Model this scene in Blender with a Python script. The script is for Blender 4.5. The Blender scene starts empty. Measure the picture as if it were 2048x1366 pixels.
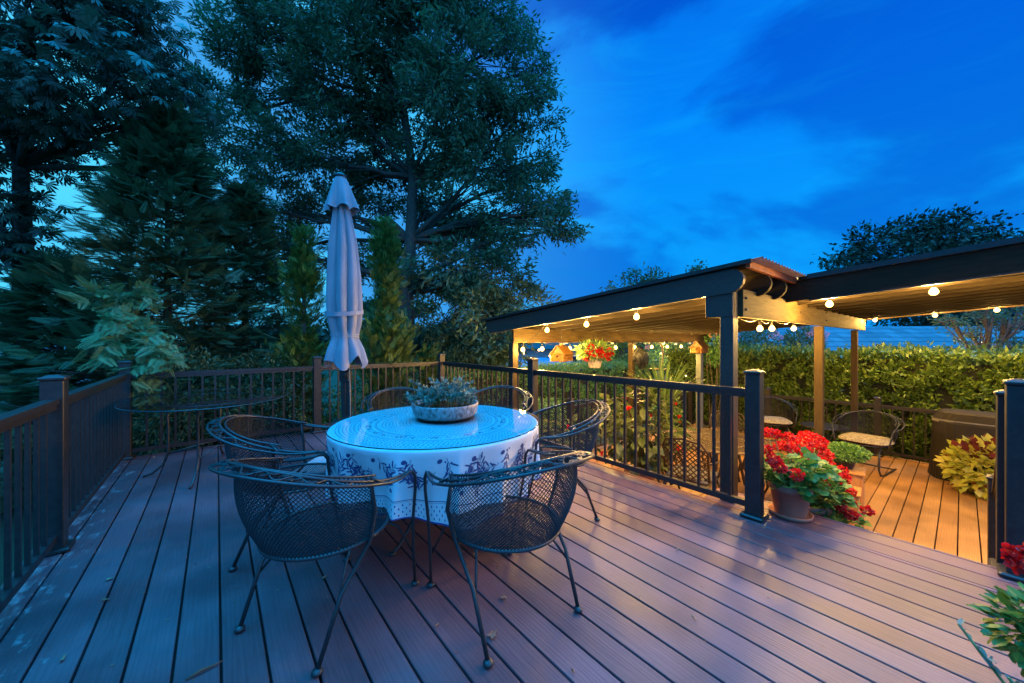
import bpy, math, random
import numpy as np
from mathutils import Vector, Matrix, noise as mnoise
R_ = math.radians
random.seed(7)
rng = np.random.default_rng(11)
scene = bpy.context.scene
# ------------------------------------------------------------------ camera
CAM_H = 1.28
cam_d = bpy.data.cameras.new('camera'); cam = bpy.data.objects.new('camera', cam_d)
scene.collection.objects.link(cam)
cam.location = (0, 0, CAM_H); cam.rotation_euler = (R_(90), 0, 0)
cam_d.sensor_width = 36.0; cam_d.lens = 12.83; cam_d.clip_start = 0.02; cam_d.clip_end = 2000
scene.camera = cam
F = 730.0
# ------------------------------------------------------------------ world
world = bpy.data.worlds.new("World"); scene.world = world; world.use_nodes = True
def build_world():
    nt = world.node_tree; nt.nodes.clear(); N = nt.nodes.new; L = nt.links.new
    out = N('ShaderNodeOutputWorld'); bg = N('ShaderNodeBackground'); L(bg.outputs[0], out.inputs[0])
    tc = N('ShaderNodeTexCoord'); sep = N('ShaderNodeSeparateXYZ'); L(tc.outputs['Generated'], sep.inputs[0])
    ramp = N('ShaderNodeValToRGB'); L(sep.outputs['Z'], ramp.inputs[0])
    cr = ramp.color_ramp
    cr.elements[0].position = 0.0; cr.elements[0].color = (0.005, 0.36, 0.97, 1)
    cr.elements[1].position = 0.75; cr.elements[1].color = (0.001, 0.14, 0.78, 1)
    e = cr.elements.new(0.22); e.color = (0.003, 0.34, 1.0, 1)
    e = cr.elements.new(0.48); e.color = (0.001, 0.245, 0.98, 1)
    # brighter afterglow towards the west (left)
    dot = N('ShaderNodeVectorMath'); dot.operation = 'DOT_PRODUCT'; L(tc.outputs['Generated'], dot.inputs[0])
    v = Vector((-0.78, 0.62, 0.12)).normalized(); dot.inputs[1].default_value = v
    gl = N('ShaderNodeMapRange'); gl.interpolation_type = 'SMOOTHSTEP'; L(dot.outputs['Value'], gl.inputs[0]); gl.inputs[1].default_value = 0.3; gl.inputs[2].default_value = 1.0
    mixg = N('ShaderNodeMix'); mixg.data_type = 'RGBA'; L(gl.outputs[0], mixg.inputs[0]); L(ramp.outputs[0], mixg.inputs[6]); mixg.inputs[7].default_value = (0.09, 0.72, 1.15, 1)
    # clouds
    mp = N('ShaderNodeMapping'); L(tc.outputs['Generated'], mp.inputs[0])
    mp.inputs['Rotation'].default_value = (R_(8), R_(24), R_(14)); mp.inputs['Scale'].default_value = (1.25, 1.2, 3.1); mp.inputs['Location'].default_value = (2.9, 1.1, 1.7)
    nz = N('ShaderNodeTexNoise'); nz.inputs['Scale'].default_value = 1.2; nz.inputs['Detail'].default_value = 7; nz.inputs['Roughness'].default_value = 0.52
    nz.inputs['Distortion'].default_value = 0.35; L(mp.outputs[0], nz.inputs['Vector'])
    mr = N('ShaderNodeMapRange'); mr.interpolation_type = 'SMOOTHSTEP'; L(nz.outputs[0], mr.inputs[0]); mr.inputs[1].default_value = 0.465; mr.inputs[2].default_value = 0.555
    mix = N('ShaderNodeMix'); mix.data_type = 'RGBA'; mix.blend_type = 'MULTIPLY'
    mix.inputs[7].default_value = (0.6, 0.52, 0.76, 1)
    mp2 = N('ShaderNodeMapping'); L(tc.outputs['Generated'], mp2.inputs[0]); mp2.inputs['Rotation'].default_value = (0, R_(-32), 0); mp2.inputs['Scale'].default_value = (1.1, 1.6, 5.5); mp2.inputs['Location'].default_value = (2.2, 0.4, 1.3)
    n2 = N('ShaderNodeTexNoise'); n2.inputs['Scale'].default_value = 2.6; n2.inputs['Detail'].default_value = 8; n2.inputs['Roughness'].default_value = 0.6; n2.inputs['Distortion'].default_value = 0.8; L(mp2.outputs[0], n2.inputs['Vector'])
    wr = N('ShaderNodeMapRange'); wr.interpolation_type = 'SMOOTHSTEP'; L(n2.outputs[0], wr.inputs[0]); wr.inputs[1].default_value = 0.46; wr.inputs[2].default_value = 0.72; wr.inputs[4].default_value = 0.28
    mw = N('ShaderNodeMix'); mw.data_type = 'RGBA'; L(wr.outputs[0], mw.inputs[0]); L(mixg.outputs[2], mw.inputs[6]); mw.inputs[7].default_value = (0.004, 0.44, 1.0, 1); L(mw.outputs[2], mix.inputs[6])
    fm = N('ShaderNodeMath'); fm.operation = 'MULTIPLY'; L(mr.outputs[0], fm.inputs[0]); fm.inputs[1].default_value = 0.95
    L(fm.outputs[0], mix.inputs[0])
    # unseen glow overhead and behind the camera, added to lift the ambient light
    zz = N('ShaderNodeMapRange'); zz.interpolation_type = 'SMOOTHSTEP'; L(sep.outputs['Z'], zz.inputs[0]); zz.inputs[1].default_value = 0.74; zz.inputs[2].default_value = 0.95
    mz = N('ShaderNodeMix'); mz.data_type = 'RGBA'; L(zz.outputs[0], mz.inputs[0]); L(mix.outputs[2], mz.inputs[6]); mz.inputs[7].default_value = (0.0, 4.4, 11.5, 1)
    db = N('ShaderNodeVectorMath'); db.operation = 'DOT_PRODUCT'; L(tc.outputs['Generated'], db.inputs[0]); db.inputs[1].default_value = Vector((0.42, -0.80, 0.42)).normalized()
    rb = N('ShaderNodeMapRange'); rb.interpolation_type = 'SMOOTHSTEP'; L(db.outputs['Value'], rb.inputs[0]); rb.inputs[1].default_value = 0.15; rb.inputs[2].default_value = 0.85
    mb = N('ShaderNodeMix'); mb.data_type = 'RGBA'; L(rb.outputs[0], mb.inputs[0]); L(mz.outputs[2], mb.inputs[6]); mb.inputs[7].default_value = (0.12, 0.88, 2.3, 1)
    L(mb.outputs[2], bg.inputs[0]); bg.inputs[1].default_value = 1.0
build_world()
scene.view_settings.view_transform = 'Standard'; scene.view_settings.look = 'None'
scene.view_settings.exposure = 0.0; scene.view_settings.gamma = 1.0
scene.cycles.max_bounces = 6; scene.cycles.diffuse_bounces = 3; scene.cycles.glossy_bounces = 3
scene.cycles.transparent_max_bounces = 12; scene.cycles.caustics_reflective = False; scene.cycles.caustics_refractive = False
scene.cycles.use_denoising = True; scene.cycles.sample_clamp_indirect = 6.0
# ------------------------------------------------------------------ deck frame (u across the boards, v along them)
PHI = R_(39.0); CU, SU = math.cos(PHI), math.sin(PHI)
ZL = -0.80          # lower deck
ZG = -1.15          # ground
def D(u, v, z=0.0): return Vector((u*CU - v*SU, u*SU + v*CU, z))
def P(px, py, Y): return Vector(((px-1024)/F*Y, Y, CAM_H-(py-683)/F*Y))
# ------------------------------------------------------------------ materials
def mat(name, col, rough=0.6, metal=0.0, spec=0.5, noise=None, bump=0.0, nscale=20.0, var=None, coords='Object', stretch=None, coat=0.0, sheen=0.0, trans=0.0):
    m = bpy.data.materials.new(name); m.use_nodes = True
    nt = m.node_tree; N = nt.nodes.new; L = nt.links.new
    b = nt.nodes['Principled BSDF']
    b.inputs['Roughness'].default_value = rough; b.inputs['Metallic'].default_value = metal
    b.inputs['Specular IOR Level'].default_value = spec; b.inputs['Coat Weight'].default_value = coat
    b.inputs['Sheen Weight'].default_value = sheen
    b.inputs['Base Color'].default_value = (*col, 1)
    src = None
    tc = N('ShaderNodeTexCoord'); mp = N('ShaderNodeMapping'); L(tc.outputs[coords], mp.inputs[0])
    if stretch: mp.inputs['Scale'].default_value = stretch
    nz = N('ShaderNodeTexNoise'); nz.inputs['Scale'].default_value = nscale; nz.inputs['Detail'].default_value = 5; L(mp.outputs[0], nz.inputs['Vector'])
    if noise:
        mr = N('ShaderNodeMapRange'); L(nz.outputs[0], mr.inputs[0]); mr.inputs[1].default_value = 0.3; mr.inputs[2].default_value = 0.7
        mx = N('ShaderNodeMix'); mx.data_type = 'RGBA'; L(mr.outputs[0], mx.inputs[0]); mx.inputs[6].default_value = (*col, 1); mx.inputs[7].default_value = (*noise, 1)
        src = mx.outputs[2]
    if var:
        at = N('ShaderNodeAttribute'); at.attribute_name = 'var'
        mx = N('ShaderNodeMix'); mx.data_type = 'RGBA'; L(at.outputs['Fac'], mx.inputs[0])
        if src: L(src, mx.inputs[6])
        else: mx.inputs[6].default_value = (*col, 1)
        mx.inputs[7].default_value = (*var, 1); src = mx.outputs[2]
    if src: L(src, b.inputs['Base Color'])
    if bump:
        bp = N('ShaderNodeBump'); bp.inputs['Strength'].default_value = bump; bp.inputs['Distance'].default_value = 0.01
        L(nz.outputs[0], bp.inputs['Height']); L(bp.outputs[0], b.inputs['Normal'])
    if trans:
        tr = N('ShaderNodeBsdfTranslucent'); ms = N('ShaderNodeMixShader'); ms.inputs[0].default_value = trans
        if src: L(src, tr.inputs[0])
        else: tr.inputs[0].default_value = (*col, 1)
        L(b.outputs[0], ms.inputs[1]); L(tr.outputs[0], ms.inputs[2]); L(ms.outputs[0], nt.nodes['Material Output'].inputs[0])
    return m
def emit(name, col, s):
    m = bpy.data.materials.new(name); m.use_nodes = True; nt = m.node_tree
    e = nt.nodes.new('ShaderNodeEmission'); e.inputs[0].default_value = (*col, 1); e.inputs[1].default_value = s
    nt.links.new(e.outputs[0], nt.nodes['Material Output'].inputs[0]); return m
def deck_mat(name, a, b, c, stain=False):
    m = bpy.data.materials.new(name); m.use_nodes = True; nt = m.node_tree; N = nt.nodes.new; L = nt.links.new
    bs = nt.nodes['Principled BSDF']
    tc = N('ShaderNodeTexCoord'); at = N('ShaderNodeAttribute'); at.attribute_name = 'var'
    ofs = N('ShaderNodeVectorMath'); ofs.operation = 'MULTIPLY_ADD'; L(at.outputs['Fac'], ofs.inputs[0]); ofs.inputs[1].default_value = (0, 37, 11); L(tc.outputs['Object'], ofs.inputs[2])
    mp = N('ShaderNodeMapping'); mp.inputs['Scale'].default_value = (1, 0.045, 1); L(ofs.outputs[0], mp.inputs[0])
    nz = N('ShaderNodeTexNoise'); nz.inputs['Scale'].default_value = 95; nz.inputs['Detail'].default_value = 5; nz.inputs['Distortion'].default_value = 1.2; L(mp.outputs[0], nz.inputs['Vector'])
    mp2 = N('ShaderNodeMapping'); mp2.inputs['Scale'].default_value = (1, 0.07, 1); L(ofs.outputs[0], mp2.inputs[0])
    wv = N('ShaderNodeTexWave'); wv.bands_direction = 'X'; wv.inputs['Scale'].default_value = 17; wv.inputs['Distortion'].default_value = 9; wv.inputs['Detail'].default_value = 3; wv.inputs['Detail Scale'].default_value = 1.6; L(mp2.outputs[0], wv.inputs['Vector'])
    mx = N('ShaderNodeMix'); mx.data_type = 'RGBA'; L(nz.outputs[0], mx.inputs[0]); mx.inputs[6].default_value = (*a, 1); mx.inputs[7].default_value = (*b, 1)
    mx2 = N('ShaderNodeMix'); mx2.data_type = 'RGBA'; L(at.outputs['Fac'], mx2.inputs[0]); L(mx.outputs[2], mx2.inputs[6]); mx2.inputs[7].default_value = (*c, 1)
    f = N('ShaderNodeMath'); f.operation = 'MULTIPLY'; L(at.outputs['Fac'], f.inputs[0]); f.inputs[1].default_value = 0.7; L(f.outputs[0], mx2.inputs[0])
    mx3 = N('ShaderNodeMix'); mx3.data_type = 'RGBA'; mx3.blend_type = 'MULTIPLY'; mx3.inputs[0].default_value = 0.20; L(mx2.outputs[2], mx3.inputs[6])
    wr = N('ShaderNodeMapRange'); L(wv.outputs[0], wr.inputs[0]); wr.inputs[1].default_value = 0; wr.inputs[2].default_value = 0.6; wr.inputs[3].default_value = 0.35; L(wr.outputs[0], mx3.inputs[7])
    # soft blotches of damp and dust
    n3 = N('ShaderNodeTexNoise'); n3.inputs['Scale'].default_value = 1.7; n3.inputs['Detail'].default_value = 5; L(tc.outputs['Object'], n3.inputs['Vector'])
    r3 = N('ShaderNodeMapRange'); L(n3.outputs[0], r3.inputs[0]); r3.inputs[1].default_value = 0.35; r3.inputs[2].default_value = 0.65; r3.inputs[3].default_value = 0.72; r3.inputs[4].default_value = 1.2
    mx4 = N('ShaderNodeMix'); mx4.data_type = 'RGBA'; mx4.blend_type = 'MULTIPLY'; mx4.inputs[0].default_value = 1; L(mx3.outputs[2], mx4.inputs[6]); L(r3.outputs[0], mx4.inputs[7])
    last = mx4.outputs[2]
    if stain:   # pale lichen along the outer left boards
        sp = N('ShaderNodeSeparateXYZ'); L(tc.outputs['Object'], sp.inputs[0])
        g = N('ShaderNodeMapRange'); L(sp.outputs['X'], g.inputs[0]); g.inputs[1].default_value = -0.25; g.inputs[2].default_value = -0.85
        n2 = N('ShaderNodeTexNoise'); n2.inputs['Scale'].default_value = 22; n2.inputs['Detail'].default_value = 8; n2.inputs['Roughness'].default_value = 0.7
        L(mp.outputs[0], n2.inputs['Vector']); mp3 = N('ShaderNodeMapping'); mp3.inputs['Scale'].default_value = (1, .4, 1); L(ofs.outputs[0], mp3.inputs[0]); L(mp3.outputs[0], n2.inputs['Vector'])
        ad = N('ShaderNodeMath'); ad.operation = 'MULTIPLY_ADD'; L(g.outputs[0], ad.inputs[0]); ad.inputs[1].default_value = 0.28; L(n2.outputs[0], ad.inputs[2])
        g2 = N('ShaderNodeMapRange'); L(ad.outputs[0], g2.inputs[0]); g2.inputs[1].default_value = 0.74; g2.inputs[2].default_value = 0.95
        mx5 = N('ShaderNodeMix'); mx5.data_type = 'RGBA'; L(g2.outputs[0], mx5.inputs[0]); L(last, mx5.inputs[6]); mx5.inputs[7].default_value = (0.34, 0.36, 0.35, 1); last = mx5.outputs[2]
    L(last, bs.inputs['Base Color'])
    rr = N('ShaderNodeMapRange'); L(n3.outputs[0], rr.inputs[0]); rr.inputs[1].default_value = 0.3; rr.inputs[2].default_value = 0.7; rr.inputs[3].default_value = 0.30; rr.inputs[4].default_value = 0.52
    L(rr.outputs[0], bs.inputs['Roughness']); bs.inputs['Specular IOR Level'].default_value = 0.45
    bp = N('ShaderNodeBump'); bp.inputs['Strength'].default_value = 0.15; bp.inputs['Distance'].default_value = 0.002; L(wv.outputs[0], bp.inputs['Height'])
    bp2 = N('ShaderNodeBump'); bp2.inputs['Strength'].default_value = 0.5; bp2.inputs['Distance'].default_value = 0.002; L(nz.outputs[0], bp2.inputs['Height']); L(bp.outputs[0], bp2.inputs['Normal'])
    L(bp2.outputs[0], bs.inputs['Normal'])
    return m
def glass_mat(name, tint=(1, 1, 1), ior=1.5):
    m = bpy.data.materials.new(name); m.use_nodes = True; nt = m.node_tree; N = nt.nodes.new; L = nt.links.new
    tr = N('ShaderNodeBsdfTransparent'); tr.inputs[0].default_value = (*tint, 1); gl = N('ShaderNodeBsdfGlossy'); gl.inputs['Roughness'].default_value = 0.03
    fr = N('ShaderNodeFresnel'); fr.inputs[0].default_value = ior; ms = N('ShaderNodeMixShader')
    tc = N('ShaderNodeTexCoord'); nz = N('ShaderNodeTexNoise'); nz.inputs['Scale'].default_value = 60; nz.inputs['Detail'].default_value = 6; L(tc.outputs['Object'], nz.inputs[0])
    mr = N('ShaderNodeMapRange'); L(nz.outputs[0], mr.inputs[0]); mr.inputs[1].default_value = .5; mr.inputs[2].default_value = .75; mr.inputs[3].default_value = .02; mr.inputs[4].default_value = .12
    L(mr.outputs[0], gl.inputs['Roughness'])
    L(fr.outputs[0], ms.inputs[0]); L(tr.outputs[0], ms.inputs[1]); L(gl.outputs[0], ms.inputs[2]); L(ms.outputs[0], nt.nodes['Material Output'].inputs[0]); return m

M = {}
M['rail'] = mat('rail_paint', (0.018, 0.015, 0.014), 0.38, noise=(0.034, 0.028, 0.025), nscale=30, bump=0.05)
M['iron'] = mat('wrought_iron', (0.016, 0.017, 0.020), 0.38, spec=0.6, noise=(0.035, 0.033, 0.032), nscale=60, bump=0.1)
M['mesh'] = mat('iron_mesh', (0.012, 0.012, 0.015), 0.5, spec=0.35)
M['deck'] = deck_mat('deck_boards', (0.175, 0.084, 0.090), (0.092, 0.041, 0.045), (0.205, 0.106, 0.118), True)
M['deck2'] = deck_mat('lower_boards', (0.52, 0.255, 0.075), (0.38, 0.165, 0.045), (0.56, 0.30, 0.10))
M['fascia'] = mat('deck_fascia', (0.06, 0.035, 0.025), 0.7, noise=(0.1, 0.06, 0.045), nscale=8)
M['sub'] = mat('joists', (0.015, 0.012, 0.01), 0.9)
M['beam'] = mat('pergola_paint', (0.035, 0.026, 0.020), 0.5, noise=(0.06, 0.045, 0.034), nscale=6, stretch=(8, 8, 8), bump=0.15)
M['timber'] = mat('pergola_timber', (0.115, 0.080, 0.033), 0.75, spec=0.12, noise=(0.060, 0.038, 0.016), nscale=5, stretch=(1.2, 12, 14), bump=0.3)
M['post'] = mat('pergola_post', (0.075, 0.052, 0.027), 0.75, spec=0.12, noise=(0.045, 0.030, 0.016), nscale=6, stretch=(12, 12, 1), bump=0.3)
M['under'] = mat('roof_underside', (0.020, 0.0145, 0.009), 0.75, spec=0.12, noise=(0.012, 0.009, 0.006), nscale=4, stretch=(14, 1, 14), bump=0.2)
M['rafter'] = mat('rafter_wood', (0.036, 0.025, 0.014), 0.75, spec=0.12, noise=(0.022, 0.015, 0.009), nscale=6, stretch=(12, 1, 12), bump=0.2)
M['orange'] = mat('orange_timber', (0.45, 0.13, 0.04), 0.6, noise=(0.3, 0.08, 0.03), nscale=12)
M['panel'] = mat('corrugated_panel', (0.55, 0.57, 0.6), 0.3, noise=(0.42, 0.45, 0.5), nscale=3)
M['canvas'] = mat('umbrella_canvas', (0.31, 0.31, 0.35), 0.85, noise=(0.24, 0.24, 0.275), nscale=13, bump=0.55, stretch=(1, 1, .28), sheen=0.2)
M['cloth'] = mat('tablecloth_white', (0.80, 0.80, 0.80), 0.7, noise=(0.74, 0.74, 0.76), nscale=6)
M['print'] = mat('tablecloth_print', (0.06, 0.075, 0.20), 0.7)
M['printline'] = mat('tablecloth_hem', (0.04, 0.06, 0.30), 0.7)
M['glass'] = glass_mat('table_glass'); M['glass2'] = glass_mat('side_glass', (0.84, 0.95, 0.94), 1.9)
M['glassedge'] = mat('glass_edge', (0.015, 0.05, 0.06), 0.15)
M['bowl'] = mat('glazed_bowl', (0.40, 0.38, 0.37), 0.4, noise=(0.10, 0.055, 0.04), nscale=55, stretch=(1, 1, .5), bump=0.3)
M['soil'] = mat('soil', (0.02, 0.013, 0.009), 0.95, bump=0.6, nscale=60)
M['terra'] = mat('terracotta', (0.42, 0.17, 0.10), 0.75, noise=(0.34, 0.15, 0.10), nscale=9, bump=0.08)
M['cream'] = mat('cream_pot', (0.62, 0.52, 0.40), 0.6, noise=(.5, .42, .32))
M['red'] = mat('red_petals', (0.78, 0.012, 0.008), 0.6, var=(0.48, 0.003, 0.005), trans=0.3)
M['pinkfl'] = mat('pink_petals', (0.60, 0.28, 0.30), 0.6, var=(0.45, 0.20, 0.26), trans=0.2)
M['purplefl'] = mat('mauve_petals', (0.36, 0.24, 0.42), 0.6, var=(0.45, 0.30, 0.40), trans=0.2)
M['ger'] = mat('geranium_leaf', (0.05, 0.17, 0.025), 0.5, var=(0.15, 0.30, 0.045), trans=0.3)
M['oak'] = mat('oak_leaf', (0.042, 0.090, 0.042), 0.45, var=(0.10, 0.18, 0.07), trans=0.35)
M['chest'] = mat('chestnut_leaf', (0.032, 0.055, 0.034), 0.38, var=(0.075, 0.11, 0.06), trans=0.3)
M['cyp'] = mat('cypress_needle', (0.045, 0.105, 0.045), 0.55, var=(0.12, 0.20, 0.08), trans=0.3)
M['cypl'] = mat('cypress_lit', (0.12, 0.24, 0.10), 0.6, var=(0.25, 0.34, 0.12), trans=0.3)  # brighter cypress green; light on the drooping branches is put in the colour
M['jun'] = mat('juniper_leaf', (0.065, 0.11, 0.018), 0.6, var=(0.20, 0.28, 0.04), trans=0.15)
M['hedge'] = mat('hedge_leaf', (0.055, 0.115, 0.018), 0.35, var=(0.20, 0.29, 0.05), trans=0.25)
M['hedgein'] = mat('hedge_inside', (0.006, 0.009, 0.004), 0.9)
M['hedge2'] = mat('box_leaf', (0.08, 0.21, 0.045), 0.5, var=(0.15, 0.31, 0.07), trans=0.2)
M['hib'] = mat('big_leaf', (0.035, 0.062, 0.018), 0.42, var=(0.10, 0.125, 0.03), trans=0.2)
M['spike'] = mat('blade_leaf', (0.14, 0.27, 0.06), 0.5, var=(0.26, 0.38, 0.11), trans=0.3)
M['coleus'] = mat('coleus_leaf', (0.42, 0.48, 0.06), 0.5, var=(0.62, 0.56, 0.10), trans=0.3)
M['colred'] = mat('coleus_dark', (0.12, 0.02, 0.02), 0.5, var=(0.2, 0.04, 0.03), trans=0.2)
M['grey'] = mat('greygreen_leaf', (0.13, 0.19, 0.16), 0.6, var=(0.24, 0.26, 0.17), trans=0.15)
M['far'] = mat('far_leaf', (0.018, 0.032, 0.016), 0.6, var=(0.04, 0.06, 0.025), trans=0.1)
M['bark'] = mat('bark', (0.055, 0.042, 0.032), 0.9, noise=(0.12, 0.10, 0.08), nscale=9, stretch=(4, 4, 1), bump=0.8)
M['twig'] = mat('twig', (0.10, 0.075, 0.05), 0.9)
M['stem'] = mat('green_stem', (0.13, 0.17, 0.05), 0.6)
M['ground'] = mat('lawn', (0.020, 0.032, 0.012), 0.95, noise=(0.035, 0.05, 0.018), nscale=1.5, bump=0.4)
M['log'] = mat('log_wood', (0.34, 0.155, 0.022), 0.5, noise=(0.25, 0.10, 0.015), nscale=10, stretch=(1, 8, 8))
M['crate'] = mat('cedar_board', (0.50, 0.23, 0.07), 0.6, noise=(0.36, 0.15, 0.045), nscale=8, stretch=(8, 8, 1))
M['cushion'] = mat('cushion', (0.62, 0.55, 0.38), 0.9, noise=(0.14, 0.10, 0.07), nscale=48, bump=0.1)
M['pad'] = mat('seat_pad', (0.18, 0.16, 0.15), 0.9, noise=(.13, .12, .11))
M['bronze'] = mat('cast_bronze', (0.07, 0.045, 0.025), 0.45, metal=0.3, noise=(0.04, 0.027, 0.018))
M['bronzel'] = mat('cast_table_top', (0.15, 0.10, 0.05), 0.5, metal=0.2, noise=(0.1, 0.066, 0.035))
M['cover'] = mat('grill_cover', (0.022, 0.018, 0.013), 0.65, spec=.25, noise=(0.038, 0.031, 0.022), nscale=3, bump=0.5)
M['covertop'] = mat('cover_trim', (0.20, 0.18, 0.15), 0.6)
M['shingle'] = None
M['bulb'] = emit('bulb_glow', (1.0, 0.60, 0.16), 9.0)
M['fairy'] = emit('fairy_glow', (1.0, 0.60, 0.28), 9.0)
M['black'] = mat('black_plastic', (0.012, 0.012, 0.013), 0.4)
M['rope'] = mat('rope', (0.45, 0.42, 0.36), 0.9)
M['plate'] = mat('base_slab', (0.42, 0.42, 0.42), 0.6, noise=(.34, .34, .34), bump=.1)
M['wallpale'] = mat('pale_siding', (0.35, 0.36, 0.38), 0.7, noise=(.3, .31, .33), nscale=2)
M['paneglass'] = mat('window_glass', (0.02, 0.03, 0.05), 0.1)
M['deadleaf'] = mat('dead_leaf', (0.22, 0.075, 0.04), 0.8, var=(0.30, 0.17, 0.10))
M['plasticgrey'] = mat('grey_post', (0.20, 0.23, 0.22), 0.6, noise=(.15, .17, .165))
M['tarp'] = mat('boat_tarp', (0.10, 0.22, 0.34), 0.5)
def shingle():
    m = bpy.data.materials.new('roof_shingles'); m.use_nodes = True; nt = m.node_tree; N = nt.nodes.new; L = nt.links.new
    b = nt.nodes['Principled BSDF']; tc = N('ShaderNodeTexCoord'); br = N('ShaderNodeTexBrick'); L(tc.outputs['UV'], br.inputs['Vector'])
    br.inputs['Color1'].default_value = (.12, .13, .15, 1); br.inputs['Color2'].default_value = (.20, .21, .235, 1); br.inputs['Mortar'].default_value = (.04, .045, .05, 1)
    br.inputs['Scale'].default_value = 1; br.inputs['Mortar Size'].default_value = .012; br.inputs['Brick Width'].default_value = .5; br.inputs['Row Height'].default_value = .17
    L(br.outputs[0], b.inputs['Base Color']); b.inputs['Roughness'].default_value = .7; return m
M['shingle'] = shingle()
# ------------------------------------------------------------------ mesh helpers
class MB:
    def __init__(s): s.v = []; s.f = []; s.m = []; s.var = []; s.sm = []
    def add(s, vs, fs, mi=0, var=0.0, smooth=False):
        o = len(s.v); s.v += [tuple(x) for x in vs]
        for f in fs: s.f.append(tuple(i+o for i in f)); s.m.append(mi); s.var.append(var); s.sm.append(smooth)
    def box(s, x0, x1, y0, y1, z0, z1, mi=0, var=0.0, c=0.0):
        if c <= 0:
            vs = [(x, y, z) for z in (z0, z1) for y in (y0, y1) for x in (x0, x1)]
            s.add(vs, [(0, 2, 3, 1), (4, 5, 7, 6), (0, 1, 5, 4), (2, 6, 7, 3), (0, 4, 6, 2), (1, 3, 7, 5)], mi, var)
        else:   # chamfered on all edges along each axis, as three nested rings
            def ring(a, z): return [(x0+a+c, y0+a, z), (x1-a-c, y0+a, z), (x1-a, y0+a+c, z), (x1-a, y1-a-c, z), (x1-a-c, y1-a, z), (x0+a+c, y1-a, z), (x0+a, y1-a-c, z), (x0+a, y0+a+c, z)]
            vs = ring(c, z0)+ring(0, z0+c)+ring(0, z1-c)+ring(c, z1)
            fs = [tuple(range(7, -1, -1)), tuple(range(24, 32))]
            for k in range(3):
                for i in range(8): j = (i+1) % 8; fs.append((k*8+i, k*8+j, k*8+8+j, k*8+8+i))
            s.add(vs, fs, mi, var)
    def obox(s, a, b, w, h, mi=0, var=0., up=Vector((0, 0, 1))):
        a = Vector(a); b = Vector(b); d = (b-a).normalized(); sd = d.cross(up)
        if sd.length < 1e-4: sd = d.cross(Vector((1, 0, 0)))
        sd.normalize(); n = sd.cross(d).normalized(); vs = []
        for p in (a, b):
            for k, l in ((-1, -1), (1, -1), (1, 1), (-1, 1)): vs.append(p+sd*k*w/2+n*l*h/2)
        s.add(vs, [(3, 2, 1, 0), (4, 5, 6, 7), (0, 1, 5, 4), (1, 2, 6, 5), (2, 3, 7, 6), (3, 0, 4, 7)], mi, var)
    def tube(s, pts, r, n=8, mi=0, closed=False, var=0.0, cap=True):
        pts = [Vector(p) for p in pts]; K = len(pts)
        rs = r if isinstance(r, (list, tuple)) else [r]*K
        vs = []; prev = None
        for i, p in enumerate(pts):
            if closed: t = pts[(i+1) % K]-pts[i-1]
            else: t = pts[min(i+1, K-1)]-pts[max(i-1, 0)]
            if t.length < 1e-9: t = Vector((0, 0, 1))
            t.normalize()
            if prev is None:
                a = Vector((0, 0, 1)) if abs(t.z) < 0.9 else Vector((1, 0, 0)); nn = t.cross(a).normalized()
            else:
                nn = prev-t*prev.dot(t)
                if nn.length < 1e-6: nn = t.orthogonal()
                nn.normalize()
            prev = nn; bb = t.cross(nn)
            for k in range(n):
                a = 2*math.pi*k/n; vs.append(p+nn*math.cos(a)*rs[i]+bb*math.sin(a)*rs[i])
        fs = []
        for i in range(K if closed else K-1):
            j = (i+1) % K
            for k in range(n): l = (k+1) % n; fs.append((i*n+k, i*n+l, j*n+l, j*n+k))
        if not closed and cap: fs.append(tuple(range(n-1, -1, -1))); fs.append(tuple((K-1)*n+k for k in range(n)))
        s.add(vs, fs, mi, var, True)
    def lathe(s, prof, n=28, c=(0, 0, 0), mi=0, wob=None, smooth=True):
        vs = []; K = len(prof)
        for i, (r, z) in enumerate(prof):
            for k in range(n):
                a = 2*math.pi*k/n; rr = r*(wob(a, i) if wob else 1); vs.append((c[0]+rr*math.cos(a), c[1]+rr*math.sin(a), c[2]+z))
        fs = [(i*n+k, i*n+(k+1) % n, (i+1)*n+(k+1) % n, (i+1)*n+k) for i in range(K-1) for k in range(n)]
        if prof[0][0] > 1e-6: fs.append(tuple(range(n-1, -1, -1)))
        if prof[-1][0] > 1e-6: fs.append(tuple((K-1)*n+k for k in range(n)))
        s.add(vs, fs, mi, 0, smooth)
    def ball(s, c, r, n=10, mi=0, sz=1.0):
        s.lathe([(max(1e-7, r*math.sin(math.pi*i/n)), -r*sz*math.cos(math.pi*i/n)) for i in range(n+1)], n+2, c, mi)
    def build(s, name, mats, parent=None, loc=None, rot=None):
        me = bpy.data.meshes.new(name); me.from_pydata(s.v, [], s.f)
        if not isinstance(mats, (list, tuple)): mats = [mats]
        for m in mats: me.materials.append(m)
        me.polygons.foreach_set('material_index', s.m); me.polygons.foreach_set('use_smooth', s.sm)
        if any(s.var):
            at = me.attributes.new('var', 'FLOAT', 'FACE'); at.data.foreach_set('value', s.var)
        me.update(); o = bpy.data.objects.new(name, me); scene.collection.objects.link(o)
        if parent: o.parent = parent
        if loc is not None: o.location = loc
        if rot is not None: o.rotation_euler = rot
        return o
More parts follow.
